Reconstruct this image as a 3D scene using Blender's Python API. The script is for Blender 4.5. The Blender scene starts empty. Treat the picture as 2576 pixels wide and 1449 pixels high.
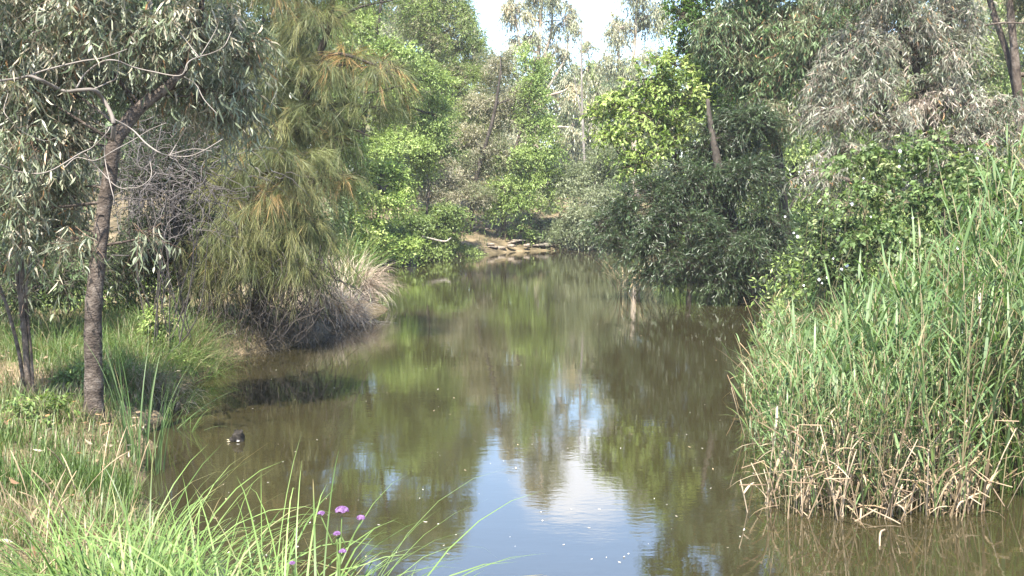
import bpy, math
import numpy as np
from mathutils import Vector

# ------------------------------------------------------------------ camera, sky, sun, exposure
SC = bpy.context.scene
COL = SC.collection
CAM_H = 2.3
FPX = 2762.0                       # focal length measured on a 2576 px wide picture
PITCH = math.atan((724.5 - 500.0) / FPX)
cam_d = bpy.data.cameras.new('camera')
cam_d.sensor_width = 36.0
cam_d.lens = 36.0 * FPX / 2576.0
cam_d.clip_start = 0.05
cam_d.clip_end = 3000.0
cam = bpy.data.objects.new('camera', cam_d)
cam.location = (0, 0, CAM_H)
cam.rotation_euler = (math.pi / 2 - PITCH, 0, 0)
COL.objects.link(cam)
SC.camera = cam

SUN_EL = math.radians(58)
SUN_AZ = math.radians(-165)        # direction towards the sun, measured from +Y to +X (left, behind the camera)
to_sun = Vector((math.sin(SUN_AZ) * math.cos(SUN_EL), math.cos(SUN_AZ) * math.cos(SUN_EL), math.sin(SUN_EL)))
sun_d = bpy.data.lights.new('sun', 'SUN')
sun_d.energy = 5.0
sun_d.angle = math.radians(0.53)
sun_d.color = (1.0, 0.94, 0.83)
sun = bpy.data.objects.new('sun', sun_d)
sun.rotation_euler = (-to_sun).to_track_quat('-Z', 'Y').to_euler()
sun.location = to_sun * 100
COL.objects.link(sun)

W = bpy.data.worlds.new('World')
SC.world = W
W.use_nodes = True
nt = W.node_tree
for n in list(nt.nodes):
    nt.nodes.remove(n)
wo = nt.nodes.new('ShaderNodeOutputWorld')
bg = nt.nodes.new('ShaderNodeBackground')
bg.inputs['Strength'].default_value = 0.108
sky = nt.nodes.new('ShaderNodeTexSky')
sky.sky_type = 'NISHITA'
sky.sun_disc = False
sky.sun_elevation = SUN_EL
sky.sun_rotation = SUN_AZ
sky.air_density = 1.0
sky.dust_density = 0.25
sky.ozone_density = 2.2
tc = nt.nodes.new('ShaderNodeTexCoord')
mp = nt.nodes.new('ShaderNodeMapping')
mp.inputs['Scale'].default_value = (1.0, 1.0, 2.2)
mp.inputs['Location'].default_value = (0.35, 0.1, 0.12)
nz = nt.nodes.new('ShaderNodeTexNoise')
nz.inputs['Scale'].default_value = 3.4
nz.inputs['Detail'].default_value = 9
nz.inputs['Roughness'].default_value = 0.56
rp = nt.nodes.new('ShaderNodeValToRGB')
rp.color_ramp.elements[0].position = 0.53
rp.color_ramp.elements[1].position = 0.66
mixc = nt.nodes.new('ShaderNodeMix')
mixc.data_type = 'RGBA'
mixc.inputs['B'].default_value = (5.2, 5.35, 5.8, 1)
L = nt.links.new
L(tc.outputs['Generated'], mp.inputs['Vector'])
L(mp.outputs['Vector'], nz.inputs['Vector'])
# one bigger cloud low over the creek, added to the noise that shapes the clouds
cd = nt.nodes.new('ShaderNodeVectorMath')
cd.operation = 'DISTANCE'
cd.inputs[1].default_value = (0.075, 0.962, 0.258)
cm = nt.nodes.new('ShaderNodeMapRange')
cm.interpolation_type = 'SMOOTHSTEP'
cm.inputs['From Min'].default_value = 0.02
cm.inputs['From Max'].default_value = 0.10
cm.inputs['To Min'].default_value = 0.16
cm.inputs['To Max'].default_value = -0.05
ca = nt.nodes.new('ShaderNodeMath')
ca.operation = 'ADD'
L(tc.outputs['Generated'], cd.inputs[0])
L(cd.outputs['Value'], cm.inputs['Value'])
L(cm.outputs['Result'], ca.inputs[0])
L(nz.outputs['Fac'], ca.inputs[1])
L(ca.outputs[0], rp.inputs['Fac'])
L(rp.outputs['Color'], mixc.inputs['Factor'])
L(sky.outputs['Color'], mixc.inputs['A'])
L(mixc.outputs['Result'], bg.inputs['Color'])
L(bg.outputs['Background'], wo.inputs['Surface'])

SC.view_settings.view_transform = 'Standard'
SC.view_settings.look = 'None'
SC.view_settings.exposure = 2.15
SC.view_settings.gamma = 1.0
SC.view_settings.use_curve_mapping = False
SC.cycles.max_bounces = 6
SC.cycles.diffuse_bounces = 3
SC.cycles.transmission_bounces = 4
SC.cycles.volume_bounces = 0
SC.cycles.use_denoising = True

# ------------------------------------------------------------------ helpers
RNG = np.random.default_rng(11)
HAZE = 0.0006
UP = np.array([0, 0, 1.0])


def P(px, py, D):
    """world point seen at (px, py) of the 2576 px picture, at distance D along the ground"""
    cx = (px - 1288.0) / FPX
    cy = -(py - 724.5) / FPX
    d = np.array([cx, math.cos(PITCH) + cy * math.sin(PITCH), -math.sin(PITCH) + cy * math.cos(PITCH)])
    return np.array([0, 0, CAM_H]) + d * (D / d[1])


def S(px, D):
    return px * D / FPX


def nrm(v):
    return v / np.maximum(np.linalg.norm(v, axis=-1, keepdims=True), 1e-9)


def rand_dir(n):
    return nrm(RNG.normal(size=(n, 3)))


def perp(a):
    return nrm(np.cross(a, rand_dir(len(a))))


class Geo:
    """collects polygons; build() links them as ONE mesh object"""

    def __init__(self):
        self.v, self.l, self.t, self.c, self.m, self.n = [], [], [], [], [], 0

    def add(self, verts, faces, cols, mat=0):
        # verts (N,k,3); faces: list of index tuples valid inside each block of k; cols (N,3) or (N,k,3) or (3,)
        verts = np.asarray(verts, dtype=np.float32)
        if verts.ndim == 2:
            verts = verts[None]
        N, k = verts.shape[:2]
        if N == 0:
            return
        cols = np.asarray(cols, dtype=np.float32)
        if cols.ndim == 1:
            cols = np.broadcast_to(cols, (N, k, 3))
        elif cols.ndim == 2:
            cols = np.broadcast_to(cols[:, None, :], (N, k, 3))
        flat = np.array([i for f in faces for i in f], dtype=np.int64)
        tot = np.array([len(f) for f in faces], dtype=np.int64)
        off = self.n + np.arange(N, dtype=np.int64) * k
        self.l.append((off[:, None] + flat[None]).ravel())
        self.t.append(np.tile(tot, N))
        self.m.append(np.full(N * len(faces), mat, dtype=np.int32))
        self.v.append(verts.reshape(-1, 3))
        self.c.append(cols.reshape(-1, 3))
        self.n += N * k

    def ribbon(self, path, side, width, cols, mat=0):
        # path (N,K,3) side (N,3)/(N,K,3) width (N,K)
        N, K = path.shape[:2]
        if side.ndim == 2:
            side = side[:, None, :]
        off = side * width[:, :, None]
        v = np.stack([path - off, path + off], axis=2).reshape(N, K * 2, 3)
        f = [(2 * i, 2 * i + 1, 2 * i + 3, 2 * i + 2) for i in range(K - 1)]
        cols = np.asarray(cols)
        if cols.ndim == 3:
            cols = np.repeat(cols, 2, axis=1)
        self.add(v, f, cols, mat)

    def tube(self, path, rad, cols, sides=5, mat=0):
        path = np.asarray(path, dtype=np.float64)
        rad = np.asarray(rad, dtype=np.float64)
        if path.ndim == 2:
            path = path[None]
            rad = rad[None]
        N, K = path.shape[:2]
        tan = nrm(np.gradient(path, axis=1))
        ref = np.zeros_like(tan)
        mean = nrm(path[:, -1] - path[:, 0] + 1e-6)
        r0 = np.where(np.abs(mean[:, 2:3]) < 0.8, np.array([[0, 0, 1.0]]), np.array([[1.0, 0, 0]]))
        ref[:] = r0[:, None, :]
        u = nrm(np.cross(tan, ref))
        w = np.cross(tan, u)
        a = np.arange(sides) / sides * 2 * math.pi
        ring = (u[:, :, None, :] * np.cos(a)[None, None, :, None] + w[:, :, None, :] * np.sin(a)[None, None, :, None])
        v = path[:, :, None, :] + ring * rad[:, :, None, None]
        v = v.reshape(N, K * sides, 3)
        f = []
        for i in range(K - 1):
            for j in range(sides):
                j2 = (j + 1) % sides
                f.append((i * sides + j, i * sides + j2, (i + 1) * sides + j2, (i + 1) * sides + j))
        f.append(tuple(range(sides - 1, -1, -1)))
        f.append(tuple((K - 1) * sides + j for j in range(sides)))
        cols = np.asarray(cols)
        if cols.ndim == 3:
            cols = np.repeat(cols, sides, axis=1)
        self.add(v, f, cols, mat)

    def build(self, name, mats, parent=None, origin=None, smooth=False):
        me = bpy.data.meshes.new(name)
        v = np.concatenate(self.v).astype(np.float32)
        if origin is not None:
            v = v - np.asarray(origin, dtype=np.float32)
        l = np.concatenate(self.l).astype(np.int32)
        t = np.concatenate(self.t).astype(np.int32)
        me.vertices.add(len(v))
        me.vertices.foreach_set('co', v.ravel())
        me.loops.add(len(l))
        me.loops.foreach_set('vertex_index', l)
        me.polygons.add(len(t))
        st = np.zeros(len(t), dtype=np.int32)
        st[1:] = np.cumsum(t)[:-1]
        me.polygons.foreach_set('loop_start', st)
        me.polygons.foreach_set('loop_total', t)
        me.polygons.foreach_set('material_index', np.concatenate(self.m))
        if smooth:
            me.polygons.foreach_set('use_smooth', np.ones(len(t), dtype=bool))
        at = me.attributes.new('Col', 'FLOAT_COLOR', 'POINT')
        c = np.concatenate(self.c)
        c4 = np.ones((len(c), 4), dtype=np.float32)
        c4[:, :3] = np.clip(c, 0, 1)
        at.data.foreach_set('color', c4.ravel())
        me.update(calc_edges=True)
        me.validate()
        for m in (mats if isinstance(mats, (list, tuple)) else [mats]):
            me.materials.append(m)
        o = bpy.data.objects.new(name, me)
        COL.objects.link(o)
        if parent is not None:
            o.parent = parent
        elif origin is not None:
            o.location = tuple(float(x) for x in origin)
        return o


def tag(o, label=None, cat=None, group=None, kind=None):
    if label:
        o['label'] = label
    if cat:
        o['category'] = cat
    if group:
        o['group'] = group
    if kind:
        o['kind'] = kind
    return o


def thing(name, label, cat, loc, group=None):
    o = bpy.data.objects.new(name, None)
    o.empty_display_size = 0.2
    COL.objects.link(o)
    o.location = tuple(float(x) for x in loc)
    return tag(o, label, cat, group)


def smooth_path(pts, K):
    """Catmull-Rom resample of a polyline (any columns) to K rows"""
    p = np.asarray(pts, dtype=np.float64)
    if len(p) == 2:
        t = np.linspace(0, 1, K)[:, None]
        return p[0] * (1 - t) + p[1] * t
    q = np.vstack([2 * p[0] - p[1], p, 2 * p[-1] - p[-2]])
    n = len(p) - 1
    out = []
    for s in np.linspace(0, n, K):
        i = min(int(s), n - 1)
        t = s - i
        a, b, c, d = q[i], q[i + 1], q[i + 2], q[i + 3]
        out.append(0.5 * ((2 * b) + (-a + c) * t + (2 * a - 5 * b + 4 * c - d) * t * t + (-a + 3 * b - 3 * c + d) * t ** 3))
    return np.array(out)


# ------------------------------------------------------------------ materials
def new_mat(name):
    m = bpy.data.materials.new(name)
    m.use_nodes = True
    n = m.node_tree.nodes
    for x in list(n):
        n.remove(x)
    out = n.new('ShaderNodeOutputMaterial')
    return m, m.node_tree, out


def leaf_mat(name, rough=0.5, spec=0.3, transl=0.3, tint=(1.15, 1.2, 0.7)):
    m, t, out = new_mat(name)
    at = t.nodes.new('ShaderNodeAttribute')
    at.attribute_name = 'Col'
    p = t.nodes.new('ShaderNodeBsdfPrincipled')
    p.inputs['Roughness'].default_value = rough
    p.inputs['Specular IOR Level'].default_value = spec
    t.links.new(at.outputs['Color'], p.inputs['Base Color'])
    if transl > 0:
        tr = t.nodes.new('ShaderNodeBsdfTranslucent')
        mu = t.nodes.new('ShaderNodeMix')
        mu.data_type = 'RGBA'
        mu.blend_type = 'MULTIPLY'
        mu.inputs['Factor'].default_value = 1
        mu.inputs['B'].default_value = (tint[0], tint[1], tint[2], 1)
        mx = t.nodes.new('ShaderNodeMixShader')
        mx.inputs['Fac'].default_value = transl
        t.links.new(at.outputs['Color'], mu.inputs['A'])
        t.links.new(mu.outputs['Result'], tr.inputs['Color'])
        t.links.new(p.outputs['BSDF'], mx.inputs[1])
        t.links.new(tr.outputs['BSDF'], mx.inputs[2])
        t.links.new(mx.outputs['Shader'], out.inputs['Surface'])
    else:
        t.links.new(p.outputs['BSDF'], out.inputs['Surface'])
    return m


def bark_mat(name, c1, c2, c3, scale=6.0, stretch=0.35, bump=0.5):
    m, t, out = new_mat(name)
    tcn = t.nodes.new('ShaderNodeTexCoord')
    ma = t.nodes.new('ShaderNodeMapping')
    ma.inputs['Scale'].default_value = (scale, scale, scale * stretch)
    n1 = t.nodes.new('ShaderNodeTexNoise')
    n1.inputs['Scale'].default_value = 1.0
    n1.inputs['Detail'].default_value = 8
    n1.inputs['Roughness'].default_value = 0.65
    r1 = t.nodes.new('ShaderNodeValToRGB')
    e = r1.color_ramp.elements
    e[0].position, e[0].color = 0.33, (*c1, 1)
    e[1].position, e[1].color = 0.68, (*c3, 1)
    k = e.new(0.5)
    k.color = (*c2, 1)
    n2 = t.nodes.new('ShaderNodeTexNoise')
    n2.inputs['Scale'].default_value = 5.0
    n2.inputs['Detail'].default_value = 6
    bp = t.nodes.new('ShaderNodeBump')
    bp.inputs['Strength'].default_value = bump
    bp.inputs['Distance'].default_value = 0.02
    p = t.nodes.new('ShaderNodeBsdfPrincipled')
    p.inputs['Roughness'].default_value = 0.85
    p.inputs['Specular IOR Level'].default_value = 0.2
    t.links.new(tcn.outputs['Object'], ma.inputs['Vector'])
    t.links.new(ma.outputs['Vector'], n1.inputs['Vector'])
    t.links.new(ma.outputs['Vector'], n2.inputs['Vector'])
    t.links.new(n1.outputs['Fac'], r1.inputs['Fac'])
    t.links.new(r1.outputs['Color'], p.inputs['Base Color'])
    t.links.new(n2.outputs['Fac'], bp.inputs['Height'])
    t.links.new(bp.outputs['Normal'], p.inputs['Normal'])
    t.links.new(p.outputs['BSDF'], out.inputs['Surface'])
    return m


M_GUM = leaf_mat('gum_leaf', rough=0.45, spec=0.42, transl=0.22, tint=(1.1, 1.1, 0.6))
M_SOFT = leaf_mat('soft_leaf', rough=0.5, spec=0.3, transl=0.38)
M_NEEDLE = leaf_mat('needle', rough=0.5, spec=0.35, transl=0.25, tint=(1.2, 1.1, 0.5))
M_GLOSS = leaf_mat('glossy_leaf', rough=0.33, spec=0.5, transl=0.22)
M_GRASS = leaf_mat('grass_blade', rough=0.45, spec=0.35, transl=0.38)
M_STRAW = leaf_mat('straw', rough=0.6, spec=0.25, transl=0.15, tint=(1, 0.95, 0.8))
M_TWIG = leaf_mat('twig', rough=0.75, spec=0.2, transl=0.0)
M_PETAL = leaf_mat('petal', rough=0.5, spec=0.2, transl=0.3, tint=(1, 1, 1))
M_BARK_L = bark_mat('grey_brown_bark', (0.03, 0.023, 0.018), (0.085, 0.066, 0.053), (0.16, 0.135, 0.115), 9, 0.9, 0.7)
M_BARK_D = bark_mat('dark_bark', (0.018, 0.015, 0.012), (0.04, 0.033, 0.027), (0.085, 0.07, 0.058), 8, 0.3, 0.6)
M_BARK_P = bark_mat('pale_bark', (0.16, 0.12, 0.09), (0.34, 0.28, 0.22), (0.5, 0.44, 0.37), 4, 0.3, 0.3)
M_BARK_G = bark_mat('grey_bark', (0.07, 0.06, 0.055), (0.17, 0.15, 0.135), (0.3, 0.27, 0.25), 7, 0.25, 0.5)
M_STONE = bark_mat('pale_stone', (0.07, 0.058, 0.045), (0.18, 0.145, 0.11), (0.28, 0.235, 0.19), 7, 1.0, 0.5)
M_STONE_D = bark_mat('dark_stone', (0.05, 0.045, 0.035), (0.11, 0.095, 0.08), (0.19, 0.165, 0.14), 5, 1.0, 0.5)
M_LOG = bark_mat('weathered_wood', (0.12, 0.1, 0.085), (0.26, 0.23, 0.2), (0.42, 0.38, 0.34), 6, 1.0, 0.4)
M_STALK = bark_mat('dry_stalk', (0.15, 0.11, 0.075), (0.25, 0.19, 0.13), (0.33, 0.26, 0.19), 6, 1.0, 0.3)
M_WET = bark_mat('wet_wood', (0.008, 0.007, 0.006), (0.02, 0.017, 0.014), (0.05, 0.043, 0.037), 25, 1.0, 0.8)

M_BARK_S = bark_mat('scarred_bark', (0.022, 0.017, 0.014), (0.068, 0.053, 0.043), (0.15, 0.125, 0.105), 9, 1.5, 0.9)
bt = M_BARK_S.node_tree
bpn = [n for n in bt.nodes if n.type == 'BSDF_PRINCIPLED'][0]
brn = [n for n in bt.nodes if n.type == 'VALTORGB'][0]
btc = [n for n in bt.nodes if n.type == 'TEX_COORD'][0]
bmp = bt.nodes.new('ShaderNodeMapping')
bmp.inputs['Scale'].default_value = (11, 11, 16)
bvo = bt.nodes.new('ShaderNodeTexNoise')
bvo.inputs['Scale'].default_value = 1.2
bvo.inputs['Detail'].default_value = 3
bra = bt.nodes.new('ShaderNodeValToRGB')
bra.color_ramp.elements[0].position = 0.60
bra.color_ramp.elements[1].position = 0.66
bmx = bt.nodes.new('ShaderNodeMix')
bmx.data_type = 'RGBA'
bmx.inputs['B'].default_value = (0.018, 0.015, 0.013, 1)
bt.links.new(btc.outputs['Object'], bmp.inputs['Vector'])
bt.links.new(bmp.outputs['Vector'], bvo.inputs['Vector'])
bt.links.new(bvo.outputs['Fac'], bra.inputs['Fac'])
bt.links.new(bra.outputs['Color'], bmx.inputs['Factor'])
bt.links.new(brn.outputs['Color'], bmx.inputs['A'])
bt.links.new(bmx.outputs['Result'], bpn.inputs['Base Color'])

# ------------------------------------------------------------------ terrain and water
SHORE = np.array([
    (30, 5.6), (9, 6.2), (5.2, 7.6), (3.6, 9.0), (3.3, 10.4), (3.5, 12), (3.9, 14), (4.3, 16), (4.9, 19), (5.6, 22), (5.8, 25), (5.6, 28),
    (5.5, 34), (5.6, 42), (5.4, 47), (4.6, 50.0), (3.2, 50.2), (1.2, 48.6), (-1.0, 46.6), (-3.0, 43.2), (-4.75, 38.8), (-4.4, 33),
    (-3.6, 27), (-2.75, 23.0), (-2.72, 21.3), (-3.2, 19.3), (-3.15, 17.9), (-4.15, 15.7), (-4.05, 14.3), (-3.95, 12.6),
    (-3.6, 10.7), (-3.3, 9.6), (-2.95, 8.4), (-2.2, 6.9), (-1.35, 5.5), (-0.4, 4.7), (1.0, 4.3), (3, 4.2), (9, 3.8), (30, 3.0)], dtype=np.float64)


def shore_dist(x, y):
    """signed distance to the waterline, positive on land"""
    pts = np.stack([x, y], axis=-1).reshape(-1, 2)
    a = SHORE
    b = np.roll(SHORE, -1, axis=0)
    best = np.full(len(pts), 1e9)
    inside = np.zeros(len(pts), dtype=bool)
    for i in range(len(a)):
        e = b[i] - a[i]
        w = pts - a[i]
        t = np.clip((w @ e) / (e @ e), 0, 1)
        d = w - t[:, None] * e
        best = np.minimum(best, np.einsum('ij,ij->i', d, d))
        c = (a[i, 1] <= pts[:, 1]) != (b[i, 1] <= pts[:, 1])
        with np.errstate(divide='ignore', invalid='ignore'):
            xi = a[i, 0] + (pts[:, 1] - a[i, 1]) / (b[i, 1] - a[i, 1]) * e[0]
        inside ^= c & (pts[:, 0] < xi)
    d = np.sqrt(best)
    return np.where(inside, -d, d).reshape(np.shape(x))


def wob(x, y, f, s):
    return (np.sin(x * f + 1.3 * s) * np.cos(y * f * 1.17 + 2.1 * s) + 0.5 * np.sin(x * f * 2.3 - y * f * 1.9 + s)
            + 0.25 * np.sin(x * f * 4.7 + y * f * 5.3 + 3 * s))


def height(x, y):
    x = np.asarray(x, dtype=np.float64)
    y = np.asarray(y, dtype=np.float64)
    d = shore_dist(x, y) + 0.10 * wob(x, y, 2.3, 1) + 0.05 * wob(x, y, 6.1, 2)
    land = 0.26 * (1 - np.exp(-np.maximum(d, 0) / 0.25)) + 0.085 * np.clip(d, 0, 8) + 0.02 * np.clip(d - 8, 0, 60)
    far = np.clip((y - 36) / 8, 0, 1)
    land = land + far * 0.13 * np.clip(d, 0, 9)
    land = land + np.clip(d, 0, 1) * (0.05 * wob(x, y, 1.1, 3) + 0.02 * wob(x, y, 5.2, 4))
    bed = np.maximum(-1.2, 0.55 * d)
    return np.where(d > 0, land, bed)


def grid_coords(lo, hi, step, grow, far_lo, far_hi):
    c = list(np.arange(lo, hi, step))
    s = step
    while c[-1] < far_hi:
        s *= grow
        c.append(c[-1] + s)
    s = step
    while c[0] > far_lo:
        s *= grow
        c.insert(0, c[0] - s)
    return np.array(c)


gx = grid_coords(-9, 9, 0.12, 1.10, -330, 330)
gy = grid_coords(1.5, 24, 0.12, 1.09, -120, 420)
X, Y = np.meshgrid(gx, gy)
Z = height(X, Y)
g = Geo()
nx, ny = len(gx), len(gy)
vv = np.stack([X, Y, Z], axis=-1).reshape(-1, 3)
me = bpy.data.meshes.new('ground')
idx = np.arange(nx * ny).reshape(ny, nx)
q = np.stack([idx[:-1, :-1], idx[:-1, 1:], idx[1:, 1:], idx[1:, :-1]], axis=-1).reshape(-1, 4)
me.vertices.add(len(vv))
me.vertices.foreach_set('co', vv.astype(np.float32).ravel())
me.loops.add(q.size)
me.loops.foreach_set('vertex_index', q.ravel().astype(np.int32))
me.polygons.add(len(q))
me.polygons.foreach_set('loop_start', (np.arange(len(q)) * 4).astype(np.int32))
me.polygons.foreach_set('loop_total', np.full(len(q), 4, dtype=np.int32))
me.polygons.foreach_set('use_smooth', np.ones(len(q), dtype=bool))
me.update(calc_edges=True)
ground = bpy.data.objects.new('ground', me)
COL.objects.link(ground)
ground['kind'] = 'structure'
ground['label'] = 'earthy creek bank covered in leaf litter and grass'
m, t, out = new_mat('bank_soil')
tcn = t.nodes.new('ShaderNodeTexCoord')
n1 = t.nodes.new('ShaderNodeTexNoise')
n1.inputs['Scale'].default_value = 1.1
n1.inputs['Detail'].default_value = 10
n1.inputs['Roughness'].default_value = 0.7
r1 = t.nodes.new('ShaderNodeValToRGB')
e = r1.color_ramp.elements
e[0].position, e[0].color = 0.32, (0.035, 0.028, 0.018, 1)
e[1].position, e[1].color = 0.70, (0.25, 0.19, 0.12, 1)
k = e.new(0.5)
k.color = (0.11, 0.088, 0.052, 1)
n2 = t.nodes.new('ShaderNodeTexNoise')
n2.inputs['Scale'].default_value = 30
n2.inputs['Detail'].default_value = 6
bp = t.nodes.new('ShaderNodeBump')
bp.inputs['Strength'].default_value = 0.8
bp.inputs['Distance'].default_value = 0.04
p = t.nodes.new('ShaderNodeBsdfPrincipled')
p.inputs['Roughness'].default_value = 0.95
p.inputs['Specular IOR Level'].default_value = 0.1
t.links.new(tcn.outputs['Object'], n1.inputs['Vector'])
t.links.new(tcn.outputs['Object'], n2.inputs['Vector'])
t.links.new(n1.outputs['Fac'], r1.inputs['Fac'])
t.links.new(r1.outputs['Color'], p.inputs['Base Color'])
t.links.new(n2.outputs['Fac'], bp.inputs['Height'])
t.links.new(bp.outputs['Normal'], p.inputs['Normal'])
t.links.new(p.outputs['BSDF'], out.inputs['Surface'])
me.materials.append(m)

# water: one sheet at z = 0, murky brown body under a rippled reflecting surface
wm, t, out = new_mat('murky_water')
tcn = t.nodes.new('ShaderNodeTexCoord')
ma = t.nodes.new('ShaderNodeMapping')
ma.inputs['Scale'].default_value = (1.0, 2.2, 1.0)
na = t.nodes.new('ShaderNodeTexNoise')
na.inputs['Scale'].default_value = 1.5
na.inputs['Detail'].default_value = 3
nb = t.nodes.new('ShaderNodeTexNoise')
nb.inputs['Scale'].default_value = 9.0
nb.inputs['Detail'].default_value = 3
nc = t.nodes.new('ShaderNodeTexNoise')       # where the breeze ruffles the surface
nc.inputs['Scale'].default_value = 0.35
nc.inputs['Detail'].default_value = 2
mr = t.nodes.new('ShaderNodeMapRange')
mr.inputs['From Min'].default_value = 0.4
mr.inputs['From Max'].default_value = 0.62
mr.inputs['To Min'].default_value = 0.25
mr.inputs['To Max'].default_value = 1.0
mb = t.nodes.new('ShaderNodeMath')
mb.operation = 'MULTIPLY'
ad = t.nodes.new('ShaderNodeMath')
ad.operation = 'MULTIPLY_ADD'
ad.inputs[1].default_value = 1.6
# rings spreading from a point on the water
ds = t.nodes.new('ShaderNodeVectorMath')
ds.operation = 'DISTANCE'
RC = P(735, 1090, 2.3 * FPX / 590)
ds.inputs[1].default_value = (RC[0], RC[1], 0)
rg = t.nodes.new('ShaderNodeMath')
rg.operation = 'MULTIPLY'
rg.inputs[1].default_value = 2 * math.pi / 0.055
sn = t.nodes.new('ShaderNodeMath')
sn.operation = 'SINE'
en = t.nodes.new('ShaderNodeMapRange')       # envelope: only near radius 0.45
en.interpolation_type = 'SMOOTHSTEP'
en.inputs['From Min'].default_value = 0.34
en.inputs['From Max'].default_value = 0.44
en2 = t.nodes.new('ShaderNodeMapRange')
en2.interpolation_type = 'SMOOTHSTEP'
en2.inputs['From Min'].default_value = 0.55
en2.inputs['From Max'].default_value = 0.47
m1 = t.nodes.new('ShaderNodeMath')
m1.operation = 'MULTIPLY'
m2 = t.nodes.new('ShaderNodeMath')
m2.operation = 'MULTIPLY'
m3 = t.nodes.new('ShaderNodeMath')
m3.operation = 'MULTIPLY_ADD'
m3.inputs[1].default_value = 0.5
bp = t.nodes.new('ShaderNodeBump')
bp.inputs['Strength'].default_value = 0.015
bp.inputs['Distance'].default_value = 0.05
p = t.nodes.new('ShaderNodeBsdfPrincipled')
p.inputs['Base Color'].default_value = (0.025, 0.0215, 0.0100, 1)
p.inputs['Roughness'].default_value = 0.02
p.inputs['IOR'].default_value = 2.5
lk = t.links.new
lk(tcn.outputs['Object'], ma.inputs['Vector'])
lk(ma.outputs['Vector'], na.inputs['Vector'])
lk(ma.outputs['Vector'], nb.inputs['Vector'])
lk(tcn.outputs['Object'], nc.inputs['Vector'])
lk(nc.outputs['Fac'], mr.inputs['Value'])
lk(nb.outputs['Fac'], mb.inputs[0])
lk(mr.outputs['Result'], mb.inputs[1])
lk(na.outputs['Fac'], ad.inputs[0])
lk(mb.outputs[0], ad.inputs[2])
lk(tcn.outputs['Object'], ds.inputs[0])
lk(ds.outputs['Value'], rg.inputs[0])
lk(rg.outputs[0], sn.inputs[0])
lk(ds.outputs['Value'], en.inputs['Value'])
lk(ds.outputs['Value'], en2.inputs['Value'])
lk(en.outputs['Result'], m1.inputs[0])
lk(en2.outputs['Result'], m1.inputs[1])
lk(m1.outputs[0], m2.inputs[0])
lk(sn.outputs[0], m2.inputs[1])
lk(m2.outputs[0], m3.inputs[0])
lk(ad.outputs[0], m3.inputs[2])
lk(m3.outputs[0], bp.inputs['Height'])
lk(bp.outputs['Normal'], p.inputs['Normal'])
lk(p.outputs['BSDF'], out.inputs['Surface'])
g = Geo()
g.add(np.array([(-8, 2, 0), (40, 2, 0), (40, 60, 0), (-8, 60, 0)], dtype=float), [(0, 1, 2, 3)], (0, 0, 0))
water = g.build('water', wm)
tag(water, 'still murky creek water reflecting trees and sky', None, None, 'structure')


# thin summer haze: one closed box of even air round the whole scene
HZ = bpy.data.materials.new('haze_air')
HZ.use_nodes = True
hn = HZ.node_tree.nodes
for n in list(hn):
    hn.remove(n)
ho = hn.new('ShaderNodeOutputMaterial')
hv = hn.new('ShaderNodeVolumePrincipled')
hv.inputs['Color'].default_value = (0.93, 0.95, 1.0, 1)
hv.inputs['Density'].default_value = HAZE
hv.inputs['Anisotropy'].default_value = 0.2
HZ.node_tree.links.new(hv.outputs['Volume'], ho.inputs['Volume'])
g = Geo()
g.add(np.array([(x_, y_, z_) for z_ in (-12.0, 34.0) for x_, y_ in ((-600, -300), (600, -300), (600, 700), (-600, 700))], dtype=float),
      [(3, 2, 1, 0), (4, 5, 6, 7), (0, 1, 5, 4), (1, 2, 6, 5), (2, 3, 7, 6), (3, 0, 4, 7)], (1, 1, 1))
haze = g.build('haze', HZ)
tag(haze, 'thin bright summer haze over the creek', None, None, 'stuff')

# ------------------------------------------------------------------ foliage engine
def leaf_geo(geo, base, axis, side, Ls, Ws, cols, shape, mat=0):
    n = nrm(np.cross(axis, side))
    Lc = Ls[:, None]
    Wc = Ws[:, None]
    if shape == 'diamond':
        mid = base + axis * Lc * 0.45
        v = np.stack([base, mid + side * Wc, base + axis * Lc, mid - side * Wc], axis=1)
        geo.add(v, [(0, 1, 2, 3)], cols, mat)
    elif shape == 'fold':                       # two halves folded along the midrib
        mid = base + axis * Lc * 0.4 + n * Wc * 0.35
        tip = base + axis * Lc - n * Lc * 0.08
        v = np.stack([base, mid + side * Wc, tip, mid - side * Wc], axis=1)
        geo.add(v, [(0, 1, 2), (0, 2, 3)], cols, mat)
    elif shape == 'sickle':                     # long curved gum leaf
        cv = (RNG.uniform(-0.16, 0.16, len(base)) * Ls)[:, None]
        p1 = base + axis * Lc * 0.28 + side * cv * 0.6
        p2 = base + axis * Lc * 0.64 + side * cv * 0.7 + n * cv * 0.4
        tip = base + axis * Lc - side * cv * 0.2
        v = np.stack([base, p1 + side * Wc, p1 - side * Wc, p2 + side * Wc * 0.72, p2 - side * Wc * 0.72, tip], axis=1)
        geo.add(v, [(0, 1, 2), (1, 3, 4, 2), (3, 5, 4)], cols, mat)
    elif shape == 'heart':
        p1 = base - axis * Lc * 0.1
        p2 = base + axis * Lc * 0.3 + n * Wc * 0.25
        tip = base + axis * Lc
        v = np.stack([base, p1 + side * Wc * 0.6, p2 + side * Wc, tip, p2 - side * Wc, p1 - side * Wc * 0.6], axis=1)
        geo.add(v, [(0, 1, 2, 3), (0, 3, 4, 5)], cols, mat)


AREA = {'diamond': 1.0, 'fold': 1.0, 'sickle': 1.3, 'heart': 1.3}


def pick(pal, n):
    c = np.array([p[0] for p in pal], dtype=float)
    w = np.array([p[1] for p in pal], dtype=float)
    return c[RNG.choice(len(pal), size=n, p=w / w.sum())]


COVER = 1.8


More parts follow.
